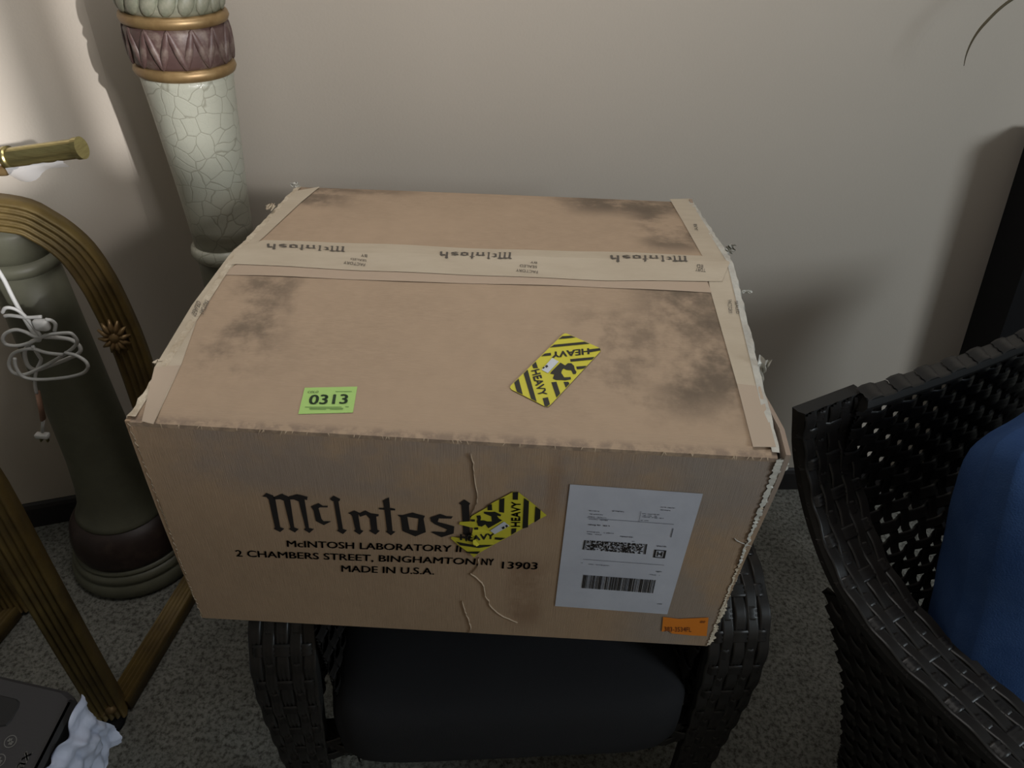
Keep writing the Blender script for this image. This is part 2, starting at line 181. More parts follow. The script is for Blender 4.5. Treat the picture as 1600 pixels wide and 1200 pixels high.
def crackle():
    m = mat('crackle_glaze', (.41, .41, .34), .3, spec=.5); nt = m.node_tree; b = nt.nodes['Principled BSDF']
    tc = nt.nodes['Texture Coordinate']; n = nt.nodes.new('ShaderNodeTexNoise'); n.inputs['Scale'].default_value = 14
    mix = nt.nodes.new('ShaderNodeMix'); mix.data_type = 'VECTOR'; mix.inputs[0].default_value = .035
    nt.links.new(tc.outputs['Object'], n.inputs['Vector']); nt.links.new(tc.outputs['Object'], mix.inputs[4]); nt.links.new(n.outputs['Color'], mix.inputs[5])
    facs = []
    for s, wd in ((38, .055), (85, .05)):
        v = nt.nodes.new('ShaderNodeTexVoronoi'); v.feature = 'DISTANCE_TO_EDGE'; v.inputs['Scale'].default_value = s
        nt.links.new(mix.outputs[1], v.inputs['Vector'])
        r = nt.nodes.new('ShaderNodeMapRange'); r.inputs[1].default_value = 0; r.inputs[2].default_value = wd
        nt.links.new(v.outputs['Distance'], r.inputs[0]); facs.append(r)
    mul = nt.nodes.new('ShaderNodeMath'); mul.operation = 'MULTIPLY'
    p = nt.nodes.new('ShaderNodeMapRange'); p.inputs[3].default_value = .55; p.inputs[4].default_value = 1
    nt.links.new(facs[1].outputs[0], p.inputs[0]); nt.links.new(facs[0].outputs[0], mul.inputs[0]); nt.links.new(p.outputs[0], mul.inputs[1])
    cr = nt.nodes.new('ShaderNodeValToRGB'); cr.color_ramp.elements[0].color = (.26, .255, .20, 1); cr.color_ramp.elements[1].color = (.41, .41, .34, 1); cr.color_ramp.elements[1].position = .6
    nt.links.new(mul.outputs[0], cr.inputs[0]); nt.links.new(cr.outputs[0], b.inputs['Base Color'])
    bp = nt.nodes.new('ShaderNodeBump'); bp.inputs['Strength'].default_value = .3; bp.inputs['Distance'].default_value = .001
    nt.links.new(mul.outputs[0], bp.inputs['Height']); nt.links.new(bp.outputs[0], b.inputs['Normal'])
    return m
M['crackle'] = crackle()

def carpet():
    m = mat('speckled_carpet', (.2, .2, .17), 1, spec=.05); nt = m.node_tree; b = nt.nodes['Principled BSDF']; tc = nt.nodes['Texture Coordinate']
    def nz(s, d):
        n = nt.nodes.new('ShaderNodeTexNoise'); n.inputs['Scale'].default_value = s; n.inputs['Detail'].default_value = d; n.inputs['Roughness'].default_value = .7
        nt.links.new(tc.outputs['Object'], n.inputs['Vector']); return n
    a, c = nz(105, 4), nz(9, 3)
    r = nt.nodes.new('ShaderNodeValToRGB'); e = r.color_ramp.elements; e[0].position = .36; e[0].color = (.08, .078, .066, 1); e[1].position = .56; e[1].color = (.25, .25, .225, 1)
    r2 = nt.nodes.new('ShaderNodeValToRGB'); e = r2.color_ramp.elements; e[0].position = .3; e[0].color = (.75, .75, .75, 1); e[1].position = .7; e[1].color = (1.1, 1.1, 1.1, 1)
    mx = nt.nodes.new('ShaderNodeMix'); mx.data_type = 'RGBA'; mx.blend_type = 'MULTIPLY'; mx.inputs[0].default_value = 1
    nt.links.new(a.outputs['Fac'], r.inputs[0]); nt.links.new(c.outputs['Fac'], r2.inputs[0])
    nt.links.new(r.outputs[0], mx.inputs[6]); nt.links.new(r2.outputs[0], mx.inputs[7]); nt.links.new(mx.outputs[2], b.inputs['Base Color'])
    bp = nt.nodes.new('ShaderNodeBump'); bp.inputs['Strength'].default_value = .7; bp.inputs['Distance'].default_value = .006
    h = nz(160, 3); nt.links.new(h.outputs['Fac'], bp.inputs['Height']); nt.links.new(bp.outputs[0], b.inputs['Normal'])
    return m
M['carpet'] = carpet()

def cardboard(name, base, flute_axis, dirt):
    """kraft board: fibre noise, faint flutes and rubbed-in dirt patches where the box has been handled"""
    m = mat(name, base, .82, spec=.2); nt = m.node_tree; b = nt.nodes['Principled BSDF']; tc = nt.nodes['Texture Coordinate']; L = nt.links
    def N(t, **k):
        n = nt.nodes.new(t)
        for a, v in k.items(): setattr(n, a, v)
        return n
    def noise(s, d, sc3=(1, 1, 1), off=(0, 0, 0)):
        mp = N('ShaderNodeMapping'); mp.inputs['Scale'].default_value = sc3; mp.inputs['Location'].default_value = off; L.new(tc.outputs['Object'], mp.inputs[0])
        n = N('ShaderNodeTexNoise'); n.inputs['Scale'].default_value = s; n.inputs['Detail'].default_value = d; n.inputs['Roughness'].default_value = .68; L.new(mp.outputs[0], n.inputs['Vector']); return n.outputs['Fac']
    def mr(x, a, c, lo=0, hi=1, smooth=True):
        n = N('ShaderNodeMapRange'); n.interpolation_type = 'SMOOTHSTEP' if smooth else 'LINEAR'
        n.inputs[1].default_value = a; n.inputs[2].default_value = c; n.inputs[3].default_value = lo; n.inputs[4].default_value = hi; L.new(x, n.inputs[0]); return n.outputs[0]
    def mth(op, x, y):
        n = N('ShaderNodeMath', operation=op)
        for i, q in enumerate((x, y)):
            if q is None: continue
            if isinstance(q, (int, float)): n.inputs[i].default_value = q
            else: L.new(q, n.inputs[i])
        return n.outputs[0]
    def mixc(f, c1, c2):
        n = N('ShaderNodeMix', data_type='RGBA'); L.new(f, n.inputs[0])
        for i, q in ((6, c1), (7, c2)):
            if isinstance(q, tuple): n.inputs[i].default_value = (*q, 1)
            else: L.new(q, n.inputs[i])
        return n.outputs[2]
    sep = N('ShaderNodeSeparateXYZ'); L.new(tc.outputs['Object'], sep.inputs[0]); X, Y, Z = sep.outputs
    c = mixc(mr(noise(5, 4), .3, .7), base, tuple(q*.86 for q in base))
    c = mixc(mr(noise(260, 2, flute_axis), .35, .65), c, mixc(mr(noise(40, 2), 0, 1), tuple(q*1.06 for q in base), tuple(q*.95 for q in base)))
    for (axis, cen, r0, r1, axis2, lo2, hi2, s, thr, amt, colr) in dirt:
        ax = {'x': X, 'y': Y, 'z': Z}[axis]; a2 = {'x': X, 'y': Y, 'z': Z}[axis2]
        d = mth('ABSOLUTE', mth('SUBTRACT', ax, cen), None)
        k = mr(d, r1, r0)
        k = mth('MULTIPLY', k, mth('MULTIPLY', mr(a2, lo2[0], lo2[1]), mr(a2, hi2[1], hi2[0])))
        k = mth('MULTIPLY', k, mr(noise(s, 5, (1, 1, 1), (cen*7+lo2[0], 3*hi2[0], s)), thr-.1, thr+.12))
        c = mixc(mth('MULTIPLY', k, amt), c, colr)
    L.new(c, b.inputs['Base Color'])
    bp = N('ShaderNodeBump'); bp.inputs['Strength'].default_value = .35; bp.inputs['Distance'].default_value = .0015
    L.new(noise(150, 3, flute_axis), bp.inputs['Height'])
    bp2 = N('ShaderNodeBump'); bp2.inputs['Strength'].default_value = .4; bp2.inputs['Distance'].default_value = .006
    L.new(noise(9, 3), bp2.inputs['Height']); L.new(bp.outputs[0], bp2.inputs['Normal']); L.new(bp2.outputs[0], b.inputs['Normal'])
    return m
KR = (.455, .335, .235); DK = (.15, .115, .085)
M['board_top'] = cardboard('kraft_board_top', KR, (.3, 6, 1), [
    ('x', -.31, .01, .07, 'y', (.56, .64), (.80, .84), 11, .50, .75, DK),
    ('x', -.33, .00, .10, 'y', (1.00, 1.05), (1.13, 1.16), 10, .46, .8, DK),
    ('x', -.25, .02, .10, 'y', (1.08, 1.11), (1.14, 1.16), 14, .5, .6, DK),
    ('x', .22, .02, .10, 'y', (.56, .62), (.80, .84), 9, .47, .9, DK),
    ('x', .17, .05, .16, 'y', (.54, .60), (.70, .80), 13, .53, .55, DK),
    ('x', .16, .04, .15, 'y', (1.02, 1.10), (1.14, 1.17), 9, .45, .9, DK),
    ('x', .22, .02, .07, 'y', (.86, .92), (1.12, 1.17), 10, .48, .8, DK),
    ('y', .527, .002, .012, 'x', (-.5, -.45), (.4, .5), 60, .48, .6, (.20, .15, .12))])
M['board_side'] = cardboard('kraft_board_side', (.42, .295, .195), (6, 1, .2), [  # same board as the lid; side shade is put into the darker base
    ('z', .93, .03, .08, 'x', (-.40, -.30), (.35, .45), 7, .45, .55, (.27, .235, .22)),
    ('x', .22, .02, .10, 'z', (.60, .62), (.95, 1.0), 6, .44, .65, (.30, .26, .23)),
    ('x', .03, .01, .03, 'z', (.64, .68), (.76, .80), 9, .40, .6, (.25, .15, .09)),
    ('x', .05, .002, .012, 'z', (.84, .87), (.93, .97), 12, .40, .5, (.30, .18, .10))])

# ------------------------------------------------------------------ setting
K = Vector(P4(D['K'])); A = Vector(P4(D['A'])); B = Vector(P4(D['B']))
Bend = K + (B-K)*2.1; Aend = K + (A-K)*3.0
def wall(name, p, q, h=2.6, th=.1):
    n = Vector((-(q-p).y, (q-p).x, 0)).normalized()
    if n.y < 0: n = -n
    n *= th
    v = [p, q, q+n, p+n]; v = v + [a + Vector((0, 0, h)) for a in v]
    return struct(mesh(name, v, [(0, 1, 5, 4), (1, 2, 6, 5), (2, 3, 7, 6), (3, 0, 4, 7), (4, 5, 6, 7), (3, 2, 1, 0)], M['wall']))
wb = wall('wall_back', K, Bend); wl = wall('wall_left', Aend, K)
def skirting(name, p, q):
    d = (q-p).normalized(); n = Vector((d.y, -d.x, 0)); n = n if n.y < 0 else -n
    prof = [(0, 0), (.012, 0), (.012, .062), (.008, .072), (.003, .076), (0, .076)]
    vs = [p + n*a + Vector((0, 0, z)) for a, z in prof] + [q + n*a + Vector((0, 0, z)) for a, z in prof]
    k = len(prof)
    return struct(mesh(name, vs, [(i, (i+1) % k, k+(i+1) % k, k+i) for i in range(k)] + [tuple(range(k))[::-1], tuple(range(k, 2*k))], M['base']))
g = G(); wy = -1.05  # added unseen wall, its openings cut to block and shape the daylight
for x0_, x1_, z0_, z1_ in ((-2.2, 2.4, 0, 1.75), (1.355, 2.4, 1.75, 1.89), (-2.2, 2.4, 2.9, 3.0), (-2.2, .95, 1.75, 2.9), (1.95, 2.4, 1.75, 2.9)): g.box(((x0_+x1_)/2, wy, (z0_+z1_)/2), (x1_-x0_, .1, z1_-z0_))
struct(g.obj('added_light_wall', M['wall']))
g = G()  # added unseen frame; its upright bar casts the band on the left wall
for c_, d_ in (((1.45, wy, 1.74), (1.06, .13, .03)), ((1.45, wy, 2.91), (1.06, .11, .03)), ((.94, wy, 2.36), (.03, .11, 1.1)), ((1.96, wy, 2.36), (.03, .11, 1.1)), ((1.382, wy+.03, 2.35), (.048, .03, 1.1))): g.box(c_, d_)
struct(g.obj('added_light_window', M['base']))
skirting('baseboard_back', K, Bend); skirting('baseboard_left', Aend, K)
g = G(); g.add([(-2.2, -2.6, 0), (2.4, -2.6, 0), (2.4, 1.75, 0), (-2.2, 1.75, 0), (-2.2, -2.6, -.03), (2.4, -2.6, -.03), (2.4, 1.75, -.03), (-2.2, 1.75, -.03)],
    [(0, 1, 2, 3), (7, 6, 5, 4), (0, 4, 5, 1), (1, 5, 6, 2), (2, 6, 7, 3), (3, 7, 4, 0)])
struct(g.obj('floor', M['carpet']))
n = [Vector(P4(p)) for p in D['nail']]; off = Vector((.0025, -.0012, 0))
g = G(); g.tube([p + Vector((0, -.0006, 0)) for p in smooth_path(n, 3)], [.0012, .0016, .0012, .0009, .0009, .0009, .0008, .0008, .0008, .0008], 6, flat=.5)
g.obj('hairline_scuff', M['mark'], wb)
g = G(); g.lathe([(.0028, 0), (.0028, .002), (.001, .004)], 10)
o = g.obj('nail', M['ink_tape'], wb); o.location = n[-1]; o.rotation_euler = (PI/2, 0, 0)

# ------------------------------------------------------------------ the shipping carton
YR = .845
def xl(y): return -.381 + (y-.526)/.6*.010
def xr(y): return .270 + (y-.526)/.63*.017
def ztop(x, y):
    s = (x+.38)/.655; r = .024 + .023*s
    t = (y-.527)/(YR-.527) if y <= YR else (1.145-y)/(1.145-YR)
    return .97 + r*t
def top(x, y, lay=1): return (x, y, ztop(x, y) + .0007*lay)
def front(x, z, lay=1): return (x, .5262 - .0007*lay, z)
ZB = .633
BX = thing('cardboard_shipping_box', 'large worn brown cardboard shipping box resting across the arms of the black wicker chair', 'box', (-.05, .84, ZB))
def grid(fn, nu, nv):
    vs = [fn(i/nu, j/nv) for j in range(nv+1) for i in range(nu+1)]
    return vs, [(j*(nu+1)+i, j*(nu+1)+i+1, (j+1)*(nu+1)+i+1, (j+1)*(nu+1)+i) for j in range(nv) for i in range(nu)]
def solid_grid(name, fn, nu, nv, off, m):
    """a sheet of board with thickness off (vector)"""
    vs, fs = grid(fn, nu, nv); n = len(vs); off = Vector(off)
    vs2 = [Vector(v)+off for v in vs]; f2 = [tuple(i+n for i in f[::-1]) for f in fs]
    rim = [i for i in range(nu)] + [nu+(nu+1)*j for j in range(nv)] + [(nu+1)*nv+nu-i for i in range(nu)] + [(nu+1)*(nv-j) for j in range(nv)]
    f3 = [(rim[k], rim[(k+1) % len(rim)], rim[(k+1) % len(rim)]+n, rim[k]+n)[::-1] for k in range(len(rim))]
    return keep(mesh(name, vs + vs2, fs + f2 + f3, m), BX)
rnd = random.Random(3)
def wob(x, y, a=1.0): return a*(.0006*math.sin(23*x+7*y) + .0005*math.sin(41*y-13*x+1))
def flap_f(u, v):
    y = .5262 + v*(YR-.0015-.5262); x = xl(y)+u*(xr(y)-xl(y)); z = ztop(x, y)
    if v == 0: z -= .003; y -= .0002
    return (x, y, z)
def flap_b(u, v):
    yb = 1.123 + u*.036; y = YR+.0015 + v*(yb-YR-.0015); x = xl(y)+u*(xr(y)-xl(y)); z = ztop(x, y)
    if v == 1: z -= .003
    return (x, y, z)
solid_grid('top_flap', flap_f, 24, 16, (0, 0, -.005), M['board_top'])
solid_grid('top_flap', flap_b, 24, 12, (0, 0, -.005), M['board_top'])
def fr(u, v): return (xl(.526)+u*(xr(.526)-xl(.526)), .5262 + (.002 if v == 1 else 0), ZB + v*(.967-ZB))
solid_grid('front_panel', fr, 20, 10, (0, .005, 0), M['board_side'])
def rt(u, v):
    y = .5265+u*(1.157-.5265); b = .014*math.exp(-((y-.56)/.07)**2)*math.exp(-((v-1)/.35)**2) + .004*math.sin(v*PI)
    return (xr(y)+b+.001, y, ZB+v*(.972-ZB))
solid_grid('side_panel', rt, 16, 10, (-.005, 0, 0), M['board_side'])
def lf(u, v):
    y = .5265+u*(1.121-.5265); b = .005*math.exp(-((y-.545)/.03)**2)*v + .003*math.sin(v*PI)
    return (xl(y)-b-.001, y, ZB+v*(.968-ZB))
solid_grid('side_panel', lf, 16, 8, (.005, 0, 0), M['board_side'])
def bk(u, v): return (xl(1.12)+u*(xr(1.155)-xl(1.12)), 1.121+u*.036, ZB+v*(.966-ZB))
solid_grid('back_panel', bk, 8, 4, (0, -.005, 0), M['board_side'])
def bt(u, v):
    y = .531+v*(1.118+u*.036-.531); return (xl(y)+u*(xr(y)-xl(y)), y, ZB)
solid_grid('bottom_panel', bt, 6, 6, (0, 0, .005), M['board_side'])

def patch(name, polys, place, lay, m, maxlen=.03, ridge=False, parent=None, thick=.0005):
    """flat printed or glued shape laid on the board, following it"""
    bm = bmesh.new()
    for p in polys:
        try: bm.faces.new([bm.verts.new((*P4(q), 0)) for q in p])
        except ValueError: pass
    bmesh.ops.triangulate(bm, faces=bm.faces[:])
    if ridge:
        for yy in (YR-.01, YR, YR+.01):
            bmesh.ops.bisect_plane(bm, geom=bm.verts[:]+bm.edges[:]+bm.faces[:], plane_co=(0, yy, 0), plane_no=(0, 1, 0))
        bmesh.ops.triangulate(bm, faces=bm.faces[:])
    for _ in range(4):
        es = [e for e in bm.edges if e.calc_length() > maxlen]
        if not es: break
        bmesh.ops.subdivide_edges(bm, edges=es, cuts=1); bmesh.ops.triangulate(bm, faces=bm.faces[:])
    for v in bm.verts: v.co = place(v.co.x, v.co.y, lay)
    bmesh.ops.recalc_face_normals(bm, faces=bm.faces[:])
    o = from_bm(name, bm, m)
    if parent is None: keep(o, BX)
    else:
        o.parent = parent
    return o
def texts(name, items, place, lay, m, parent=None, bold=0):
    g = G()
    for s, a, b, c in items:
        for k in ((-bold, 0), (bold, 0), (0, bold*.6)) if bold else ((0, 0),):
            text_fit(g, s, P4(a), P4(b), P4(c), lambda x, y: place(x+k[0], y+k[1], lay))
    o = g.obj(name, m)
    keep(o, BX)
    if parent: o.parent = parent
    return o
# tapes along the edges and over the seam
def tp_place(x, y, lay):
    p = top(x, y, lay); return (p[0], p[1], p[2] + .0004*math.sin(40*x+9*y) + .0003)
lbl(patch('side_tape', D['tape_l'], tp_place, 1, M['tape'], ridge=True), 'pale paper tape along the left edge of the lid')
lbl(patch('side_tape', D['tape_r'], tp_place, 1, M['tape'], ridge=True), 'pale paper tape along the right edge of the lid')
patch('brown_tape_end', D['tape_ll'], tp_place, 1.5, M['tape3'])
patch('brown_tape_end', D['tape_rl'], tp_place, 1.5, M['tape3'])
lbl(patch('seam_tape_edge', D['tape_c2'], tp_place, 1, M['tape2'], ridge=True), 'thin clear tape border below the seam tape')
ST = lbl(patch('seam_tape', D['tape_c'], tp_place, 2, M['tape'], ridge=True), 'pale printed paper tape over the centre seam')
# letters of the front print, one outline each
patch('printed_logo', D['logo'], front, 1, M['ink'])
lg = D['logo']; ax0 = min(q[0] for p in lg for q in p); ax1 = max(q[0] for p in lg for q in p); az0 = min(q[1] for p in lg for q in p); az1 = max(q[1] for p in lg for q in p)
for a, b, c in D['tp_words']:
    polys = [[[a[i] + (b[i]-a[i])*(q[0]-ax0)/(ax1-ax0) + (c[i]-a[i])*(q[1]-az0)/(az1-az0) for i in (0, 1)] for q in p] for p in lg]
    patch('printed_word', polys, tp_place, 3.2, M['ink_tape'], ridge=True, parent=ST)
texts('printed_seal_text', [(s, *t) for s, t in zip(('FACTORY', 'SEALED', 'BY', 'FACTORY', 'SEALED', 'BY', 'TORY', 'ED'), D['tp_fac'])], tp_place, 3.2, M['ink_tape'], ST)['kind'] = 'stuff'
texts('printed_seal_text', [(s, *t) for s, t in zip(('SEALED', 'FACTORY', 'FACTORY', 'SEALED', 'BY'), D['tp_side'])], tp_place, 3.2, M['ink_tape'], ST)['kind'] = 'stuff'
mm = 1e4
texts('printed_address', [
    ('McINTOSH LABORATORY INC', (-.2490*mm, .7863*mm), (-.0270*mm, .7950*mm), (-.2480*mm, .7975*mm)),
    ('2 CHAMBERS STREET, BINGHAMTON,', (-.3125*mm, .7634*mm), (-.0275*mm, .7727*mm), (-.3115*mm, .7748*mm)),
    ('NY', (-.0240*mm, .7730*mm), (-.0098*mm, .7734*mm), (-.0235*mm, .7850*mm)),
    ('13903', (.0003*mm, .7685*mm), (.0413*mm, .7705*mm), (.0006*mm, .7810*mm)),
    ('MADE IN U.S.A.', (-.1902*mm, .7455*mm), (-.0800*mm, .7500*mm), (-.1893*mm, .7575*mm))], front, 1, M['ink'], None, .00035)
# stickers
def sticker(pre, place, cats, label, lt):
    b = lbl(patch('warning_sticker', D[pre+'_base'], place, 2, M['ytag']), label)
    patch('black_stripes_and_figures', D[pre+'_black'], place, 2.6, M['sblack'], parent=b)
    patch('white_parcel_print', D[pre+'_white'], place, 3.0, M['swhite'], parent=b)
    patch('handwritten_mark', D[pre+'_mark'], place, 3.4, M['sblack'], parent=b)
    t = D[pre+'_t']; [texts('heavy_lettering', [('HEAVY', *q)], place, 2.6, M['sblack'], b, .0006) for q in (t[0:3], t[3:6])]
    return b
sticker('st', top, None, 'flat yellow and black HEAVY sticker on the lid', None)
def front_c(x, z, lay):
    k = math.exp(-((x+.036)/.012)**2)*math.exp(-((z-.812)/.022)**2)
    return (x, .5262-.0007*lay-.003*k*(1+.5*math.sin(900*x+500*z)), z)
sf = sticker('sf', front_c, None, 'crumpled yellow and black HEAVY sticker on the front', None)
patch('raised_crumple', D['sf_crumple'], front_c, 3.6, M['ytag'], parent=sf, maxlen=.006)
tg = lbl(patch('auction_tag', D['tag'], top, 1, M['lime']), 'lime green tag numbered 0313 on the lid')
t = D['tag_t']; texts('tag_number', [('0313', *t[0:3])], top, 1.7, M['limeink'], tg, .0006); texts('tag_word', [('COLO', *t[3:6])], top, 1.7, M['limeink'], tg)
patch('tag_small_print', D['tag_r'], top, 1.7, M['limegrey'], parent=tg)['kind'] = 'stuff'
og = lbl(patch('orange_sticker', D['orange'], front, 1.5, M['orange']), 'small orange sticker at the lower right of the front')
t = D['or_t']; texts('sticker_number', [('383-3534FL', *t[0:3])], front, 2.2, M['orangeink'], og)
texts('sticker_number', [('80', (2500, 6845), (2560, 6845), (2500, 6895))], front, 2.2, M['orangeink'], og)
pp = lbl(patch('shipping_label', D['paper'], front, 1.5, M['paper']), 'white shipping label sheet at the right of the front')
patch('label_ruled_lines', D['pp_lines'], front, 2.2, M['ink_thin'], parent=pp)
# blurred small print as broken dashes
ds = []
for q in D['pp_rows']:
    a, b, c, d = q; L_ = ((b[0]-a[0])**2+(b[1]-a[1])**2)**.5; n_ = max(3, int(L_/14)); h_ = ((d[0]-a[0])**2+(d[1]-a[1])**2)**.5
    for k in range(n_):
        if rnd.random() < .16: continue
        s0, s1 = k/n_, (k+rnd.uniform(.45, .85))/n_; w0 = rnd.uniform(0, .25); w1 = rnd.uniform(.6, 1)
        f = lambda s, w_: [a[i]+(b[i]-a[i])*s+(d[i]-a[i])*w_ for i in (0, 1)]
        ds.append([f(s0, w0), f(s1, w0), f(s1, w1), f(s0, w1)])
patch('label_small_print', ds, front, 2.2, M['ink_thin'], parent=pp)['kind'] = 'stuff'
def quad(q, s0, s1, t0, t1):
    a, b, c, d = q
    f = lambda s, t: [(a[i]*(1-s)+b[i]*s)*(1-t)+(d[i]*(1-s)+c[i]*s)*t for i in (0, 1)]
    return [f(s0, t0), f(s1, t0), f(s1, t1), f(s0, t1)]
q = D['pp_code1']; cells = [quad(q, 0, .02, 0, 1), quad(q, .03, .038, 0, 1), quad(q, .962, .97, 0, 1), quad(q, .98, 1, 0, 1)]
for j in range(10):
    s = .05
    while s < .94:
        wd = rnd.choice((.008, .008, .014, .02))
        if rnd.random() < .55: cells.append(quad(q, s, min(s+wd, .95), j/10, (j+1)/10))
        s += wd
patch('dense_barcode', cells, front, 2.2, M['ink'], parent=pp)
q = D['pp_code2']; cells = []; s = 0
while s < .99:
    wd = rnd.choice((.006, .006, .011, .017)); cells.append(quad(q, s, min(1, s+wd), 0, 1)); s += wd + rnd.choice((.005, .006, .01, .014))
patch('barcode', cells, front, 2.2, M['ink'], parent=pp)
q = D['pp_icon']; patch('square_symbol', [quad(q, 0, .16, 0, 1), quad(q, .84, 1, 0, 1), quad(q, .16, .84, 0, .1), quad(q, .16, .84, .9, 1), quad(q, .28, .38, .2, .8), quad(q, .62, .72, .2, .8), quad(q, .38, .62, .42, .58)], front, 2.2, M['ink'], parent=pp)
# torn lines in the front paper and scuffs
def tear(pts, w0, name='torn_crease'):
    P = smooth_path([(*P4(p), 0) for p in pts], 4); g = G(); vs = []
    for i, p in enumerate(P):
        w_ = w0*.55*(.4+rnd.random())*(1 if 0 < i < len(P)-1 else .1); j = rnd.uniform(-.0006, .0006)
        vs += [front(p.x-w_+j, p.y, .4), front(p.x+j, p.y, 2.8), front(p.x+w_+j, p.y, .4)]
    g.add(vs, [(3*i+k, 3*i+k+1, 3*i+k+4, 3*i+k+3) for i in range(len(P)-1) for k in (0, 1)])
    keep(g.obj(name, M['crease']), BX)
tear(D['crack'][:6], .0011); tear(D['crack'][9:], .0011); tear(D['crack2'], .0013); tear(D['crack3'], .0011)
g = G(); g.tube([front(P4(D['crack4'][0])[0]+.022*t, .845-.012*t**.6, 1.4) for t in (0, .15, .4, .7, 1)], [.0003, .0007, .0006, .0005, .0002], 6)
keep(g.obj('scratch', M['tapewhite']), BX)
# ragged torn edges
def ragged(name, p0, p1, side, wfun, m, n=60, dep=.004, seed=1):
    r = random.Random(seed); p0, p1, side = Vector(p0), Vector(p1), Vector(side); g = G(); vs = []
    ww = 0
    for i in range(n+1):
        t = i/n; ww = .6*ww + .4*r.uniform(-1, 1); wd = wfun(t)*(1+.55*ww); p = p0.lerp(p1, t) + side*.0015*r.uniform(-1, 1)
        vs += [p + Vector((0, -.0018, 0)), p + side*wd*.5 + Vector((0, -dep*r.uniform(.3, .8), 0)), p + side*wd + Vector((0, .001*r.uniform(-1, 1), 0)), p + side*wd*.6 + Vector((0, dep, 0))]
    g.add(vs, [(4*i+k, 4*i+(k+1) % 4, 4*(i+1)+(k+1) % 4, 4*(i+1)+k) for i in range(n) for k in range(4)])
    return keep(g.obj(name, m), BX)
lbl(ragged('torn_edge', (.2695, .527, ZB+.002), (.2700, .527, .90), (1, .1, 0), lambda t: .0065-.002*t, M['tear'], 150, .0015, seed=4), 'ragged pale torn corner edge at the right')
lbl(ragged('torn_tape', (.2700, .526, .80), (.2690, .527, .965), (1, .1, 0), lambda t: .004+.011*t*t, M['tapewhite'], 70, .002, seed=9), 'crumpled whitish tape at the upper right corner')
ragged('torn_edge', (-.3815, .527, ZB), (-.3815, .527, .965), (-1, .1, 0), lambda t: .0018, M['tear'], 120, .001, seed=5)
# fuzzy worn fold along the front top edge
g = G(); r = random.Random(8)
for i in range(46):
    x = r.uniform(-.37, .26); l = r.uniform(.002, .006); a = r.uniform(-.003, .003); z = .9675
    g.add([(x-.0006, .5255, z), (x+.0006, .5255, z), (x+a, .5235, z-l)], [(0, 1, 2)])
o = g.obj('frayed_fibres', M['crease']); o['kind'] = 'stuff'; keep(o, BX)
def scrap(name, c, d, m, seed, lab=None, rot=0):
    r = random.Random(seed); nu, nv = 6, 6; Rm = Matrix.Rotation(rot, 3, 'Y')
    pt = lambda u, v: Vector(c) + Rm @ Vector(((u-.5)*d[0]*(1+.3*r.uniform(-1, 1)), r.uniform(-.5, .5)*d[1], (v-.5)*d[2]*(1+.2*r.uniform(-1, 1))))
    vs, fs = grid(pt, nu, nv); o = keep(mesh(name, vs, fs, m), BX)
    if lab: lbl(o, lab)
    return o
scrap('loose_tape_scrap', (.281, .655, .976), (.012, .008, .045), M['tapewhite'], 2, 'curled scrap of clear tape on the right lid edge')
scrap('loose_tape_scrap', (.289, .79, 1.006), (.012, .004, .006), M['tapewhite'], 3)
scrap('loose_tape_scrap', (.292, .905, 1.008), (.012, .01, .014), M['tapewhite'], 13)
scrap('loose_tape_scrap', (-.374, 1.11, .978), (.014, .004, .008), M['tapewhite'], 4)
scrap('loose_tape_scrap', (-.376, .99, .992), (.010, .02, .006), M['tear'], 5)
scrap('torn_board_scrap', (-.386, .615, .973), (.014, .006, .010), M['tear'], 6)
# lid edge line of folded board, right and left
for nm, xx, sgn, y0, y1, sd in (('lid_edge_tape', xr, 1, .53, 1.15, 21), ('lid_edge_tape', xl, -1, .53, 1.115, 22)):
    r = random.Random(sd); g = G(); n = 70; vs = []
    for i in range(n+1):
        y = y0+(y1-y0)*i/n; x = xx(y); z = ztop(x, y); wv = r.uniform(.4, 1)
        vs += [(x-sgn*.006, y, z+.0012), (x+sgn*.003*wv, y, z+.0016*wv), (x+sgn*(.003+.003*wv), y, z-.006), (x+sgn*.002, y, z-.02)]
    g.add(vs, [(4*i+k, 4*i+k+1, 4*i+k+5, 4*i+k+4) for i in range(n) for k in range(3)])
    keep(g.obj(nm, M['tapewhite'] if sgn > 0 else M['tear']), BX)

# ------------------------------------------------------------------ wicker armchair
HW = .39
RP = [(0, 0, .88), (.028, .004, .80), (.042, .040, .72), (.034, .10, .672), (.028, .156, .648), (.025, .231, .634), (.03, .306, .628), (.03, .406, .628),
      (.03, .56, .628), (.03, .655, .613), (.03, .71, .565), (.03, .725, .45), (.04, .72, .2), (.045, .72, 0)]
RW = [.115, .11, .105, .10, .097, .095, .095, .095, .092, .09, .09, .085, .06, .05]
def nrm(S, u, v, e=1e-3):
    a = (S(min(u+e, 1), v)-S(max(u-e, 0), v)); b = (S(u, min(v+e, 1))-S(u, max(v-e, 0))); n_ = a.cross(b)
    return n_.normalized() if n_.length > 1e-12 else Vector((0, 0, 1))
def strand(name, pts, nor, w_, parent, reeds=3, h=.0021, m=None):
    g = G(); k = 2*reeds+1; vs = []
    for i, p in enumerate(pts):
        t = (pts[min(i+1, len(pts)-1)]-pts[max(i-1, 0)]).normalized(); n_ = nor[i]; s = t.cross(n_).normalized()
        for j in range(k): vs.append(p + s*w_*(j/(k-1)-.5) + n_*(h if j % 2 else -h*.4))
    g.add(vs, [(i*k+j, i*k+j+1, (i+1)*k+j+1, (i+1)*k+j) for i in range(len(pts)-1) for j in range(k-1)])
    return g.obj(name, m or M['wicker'], parent, True)
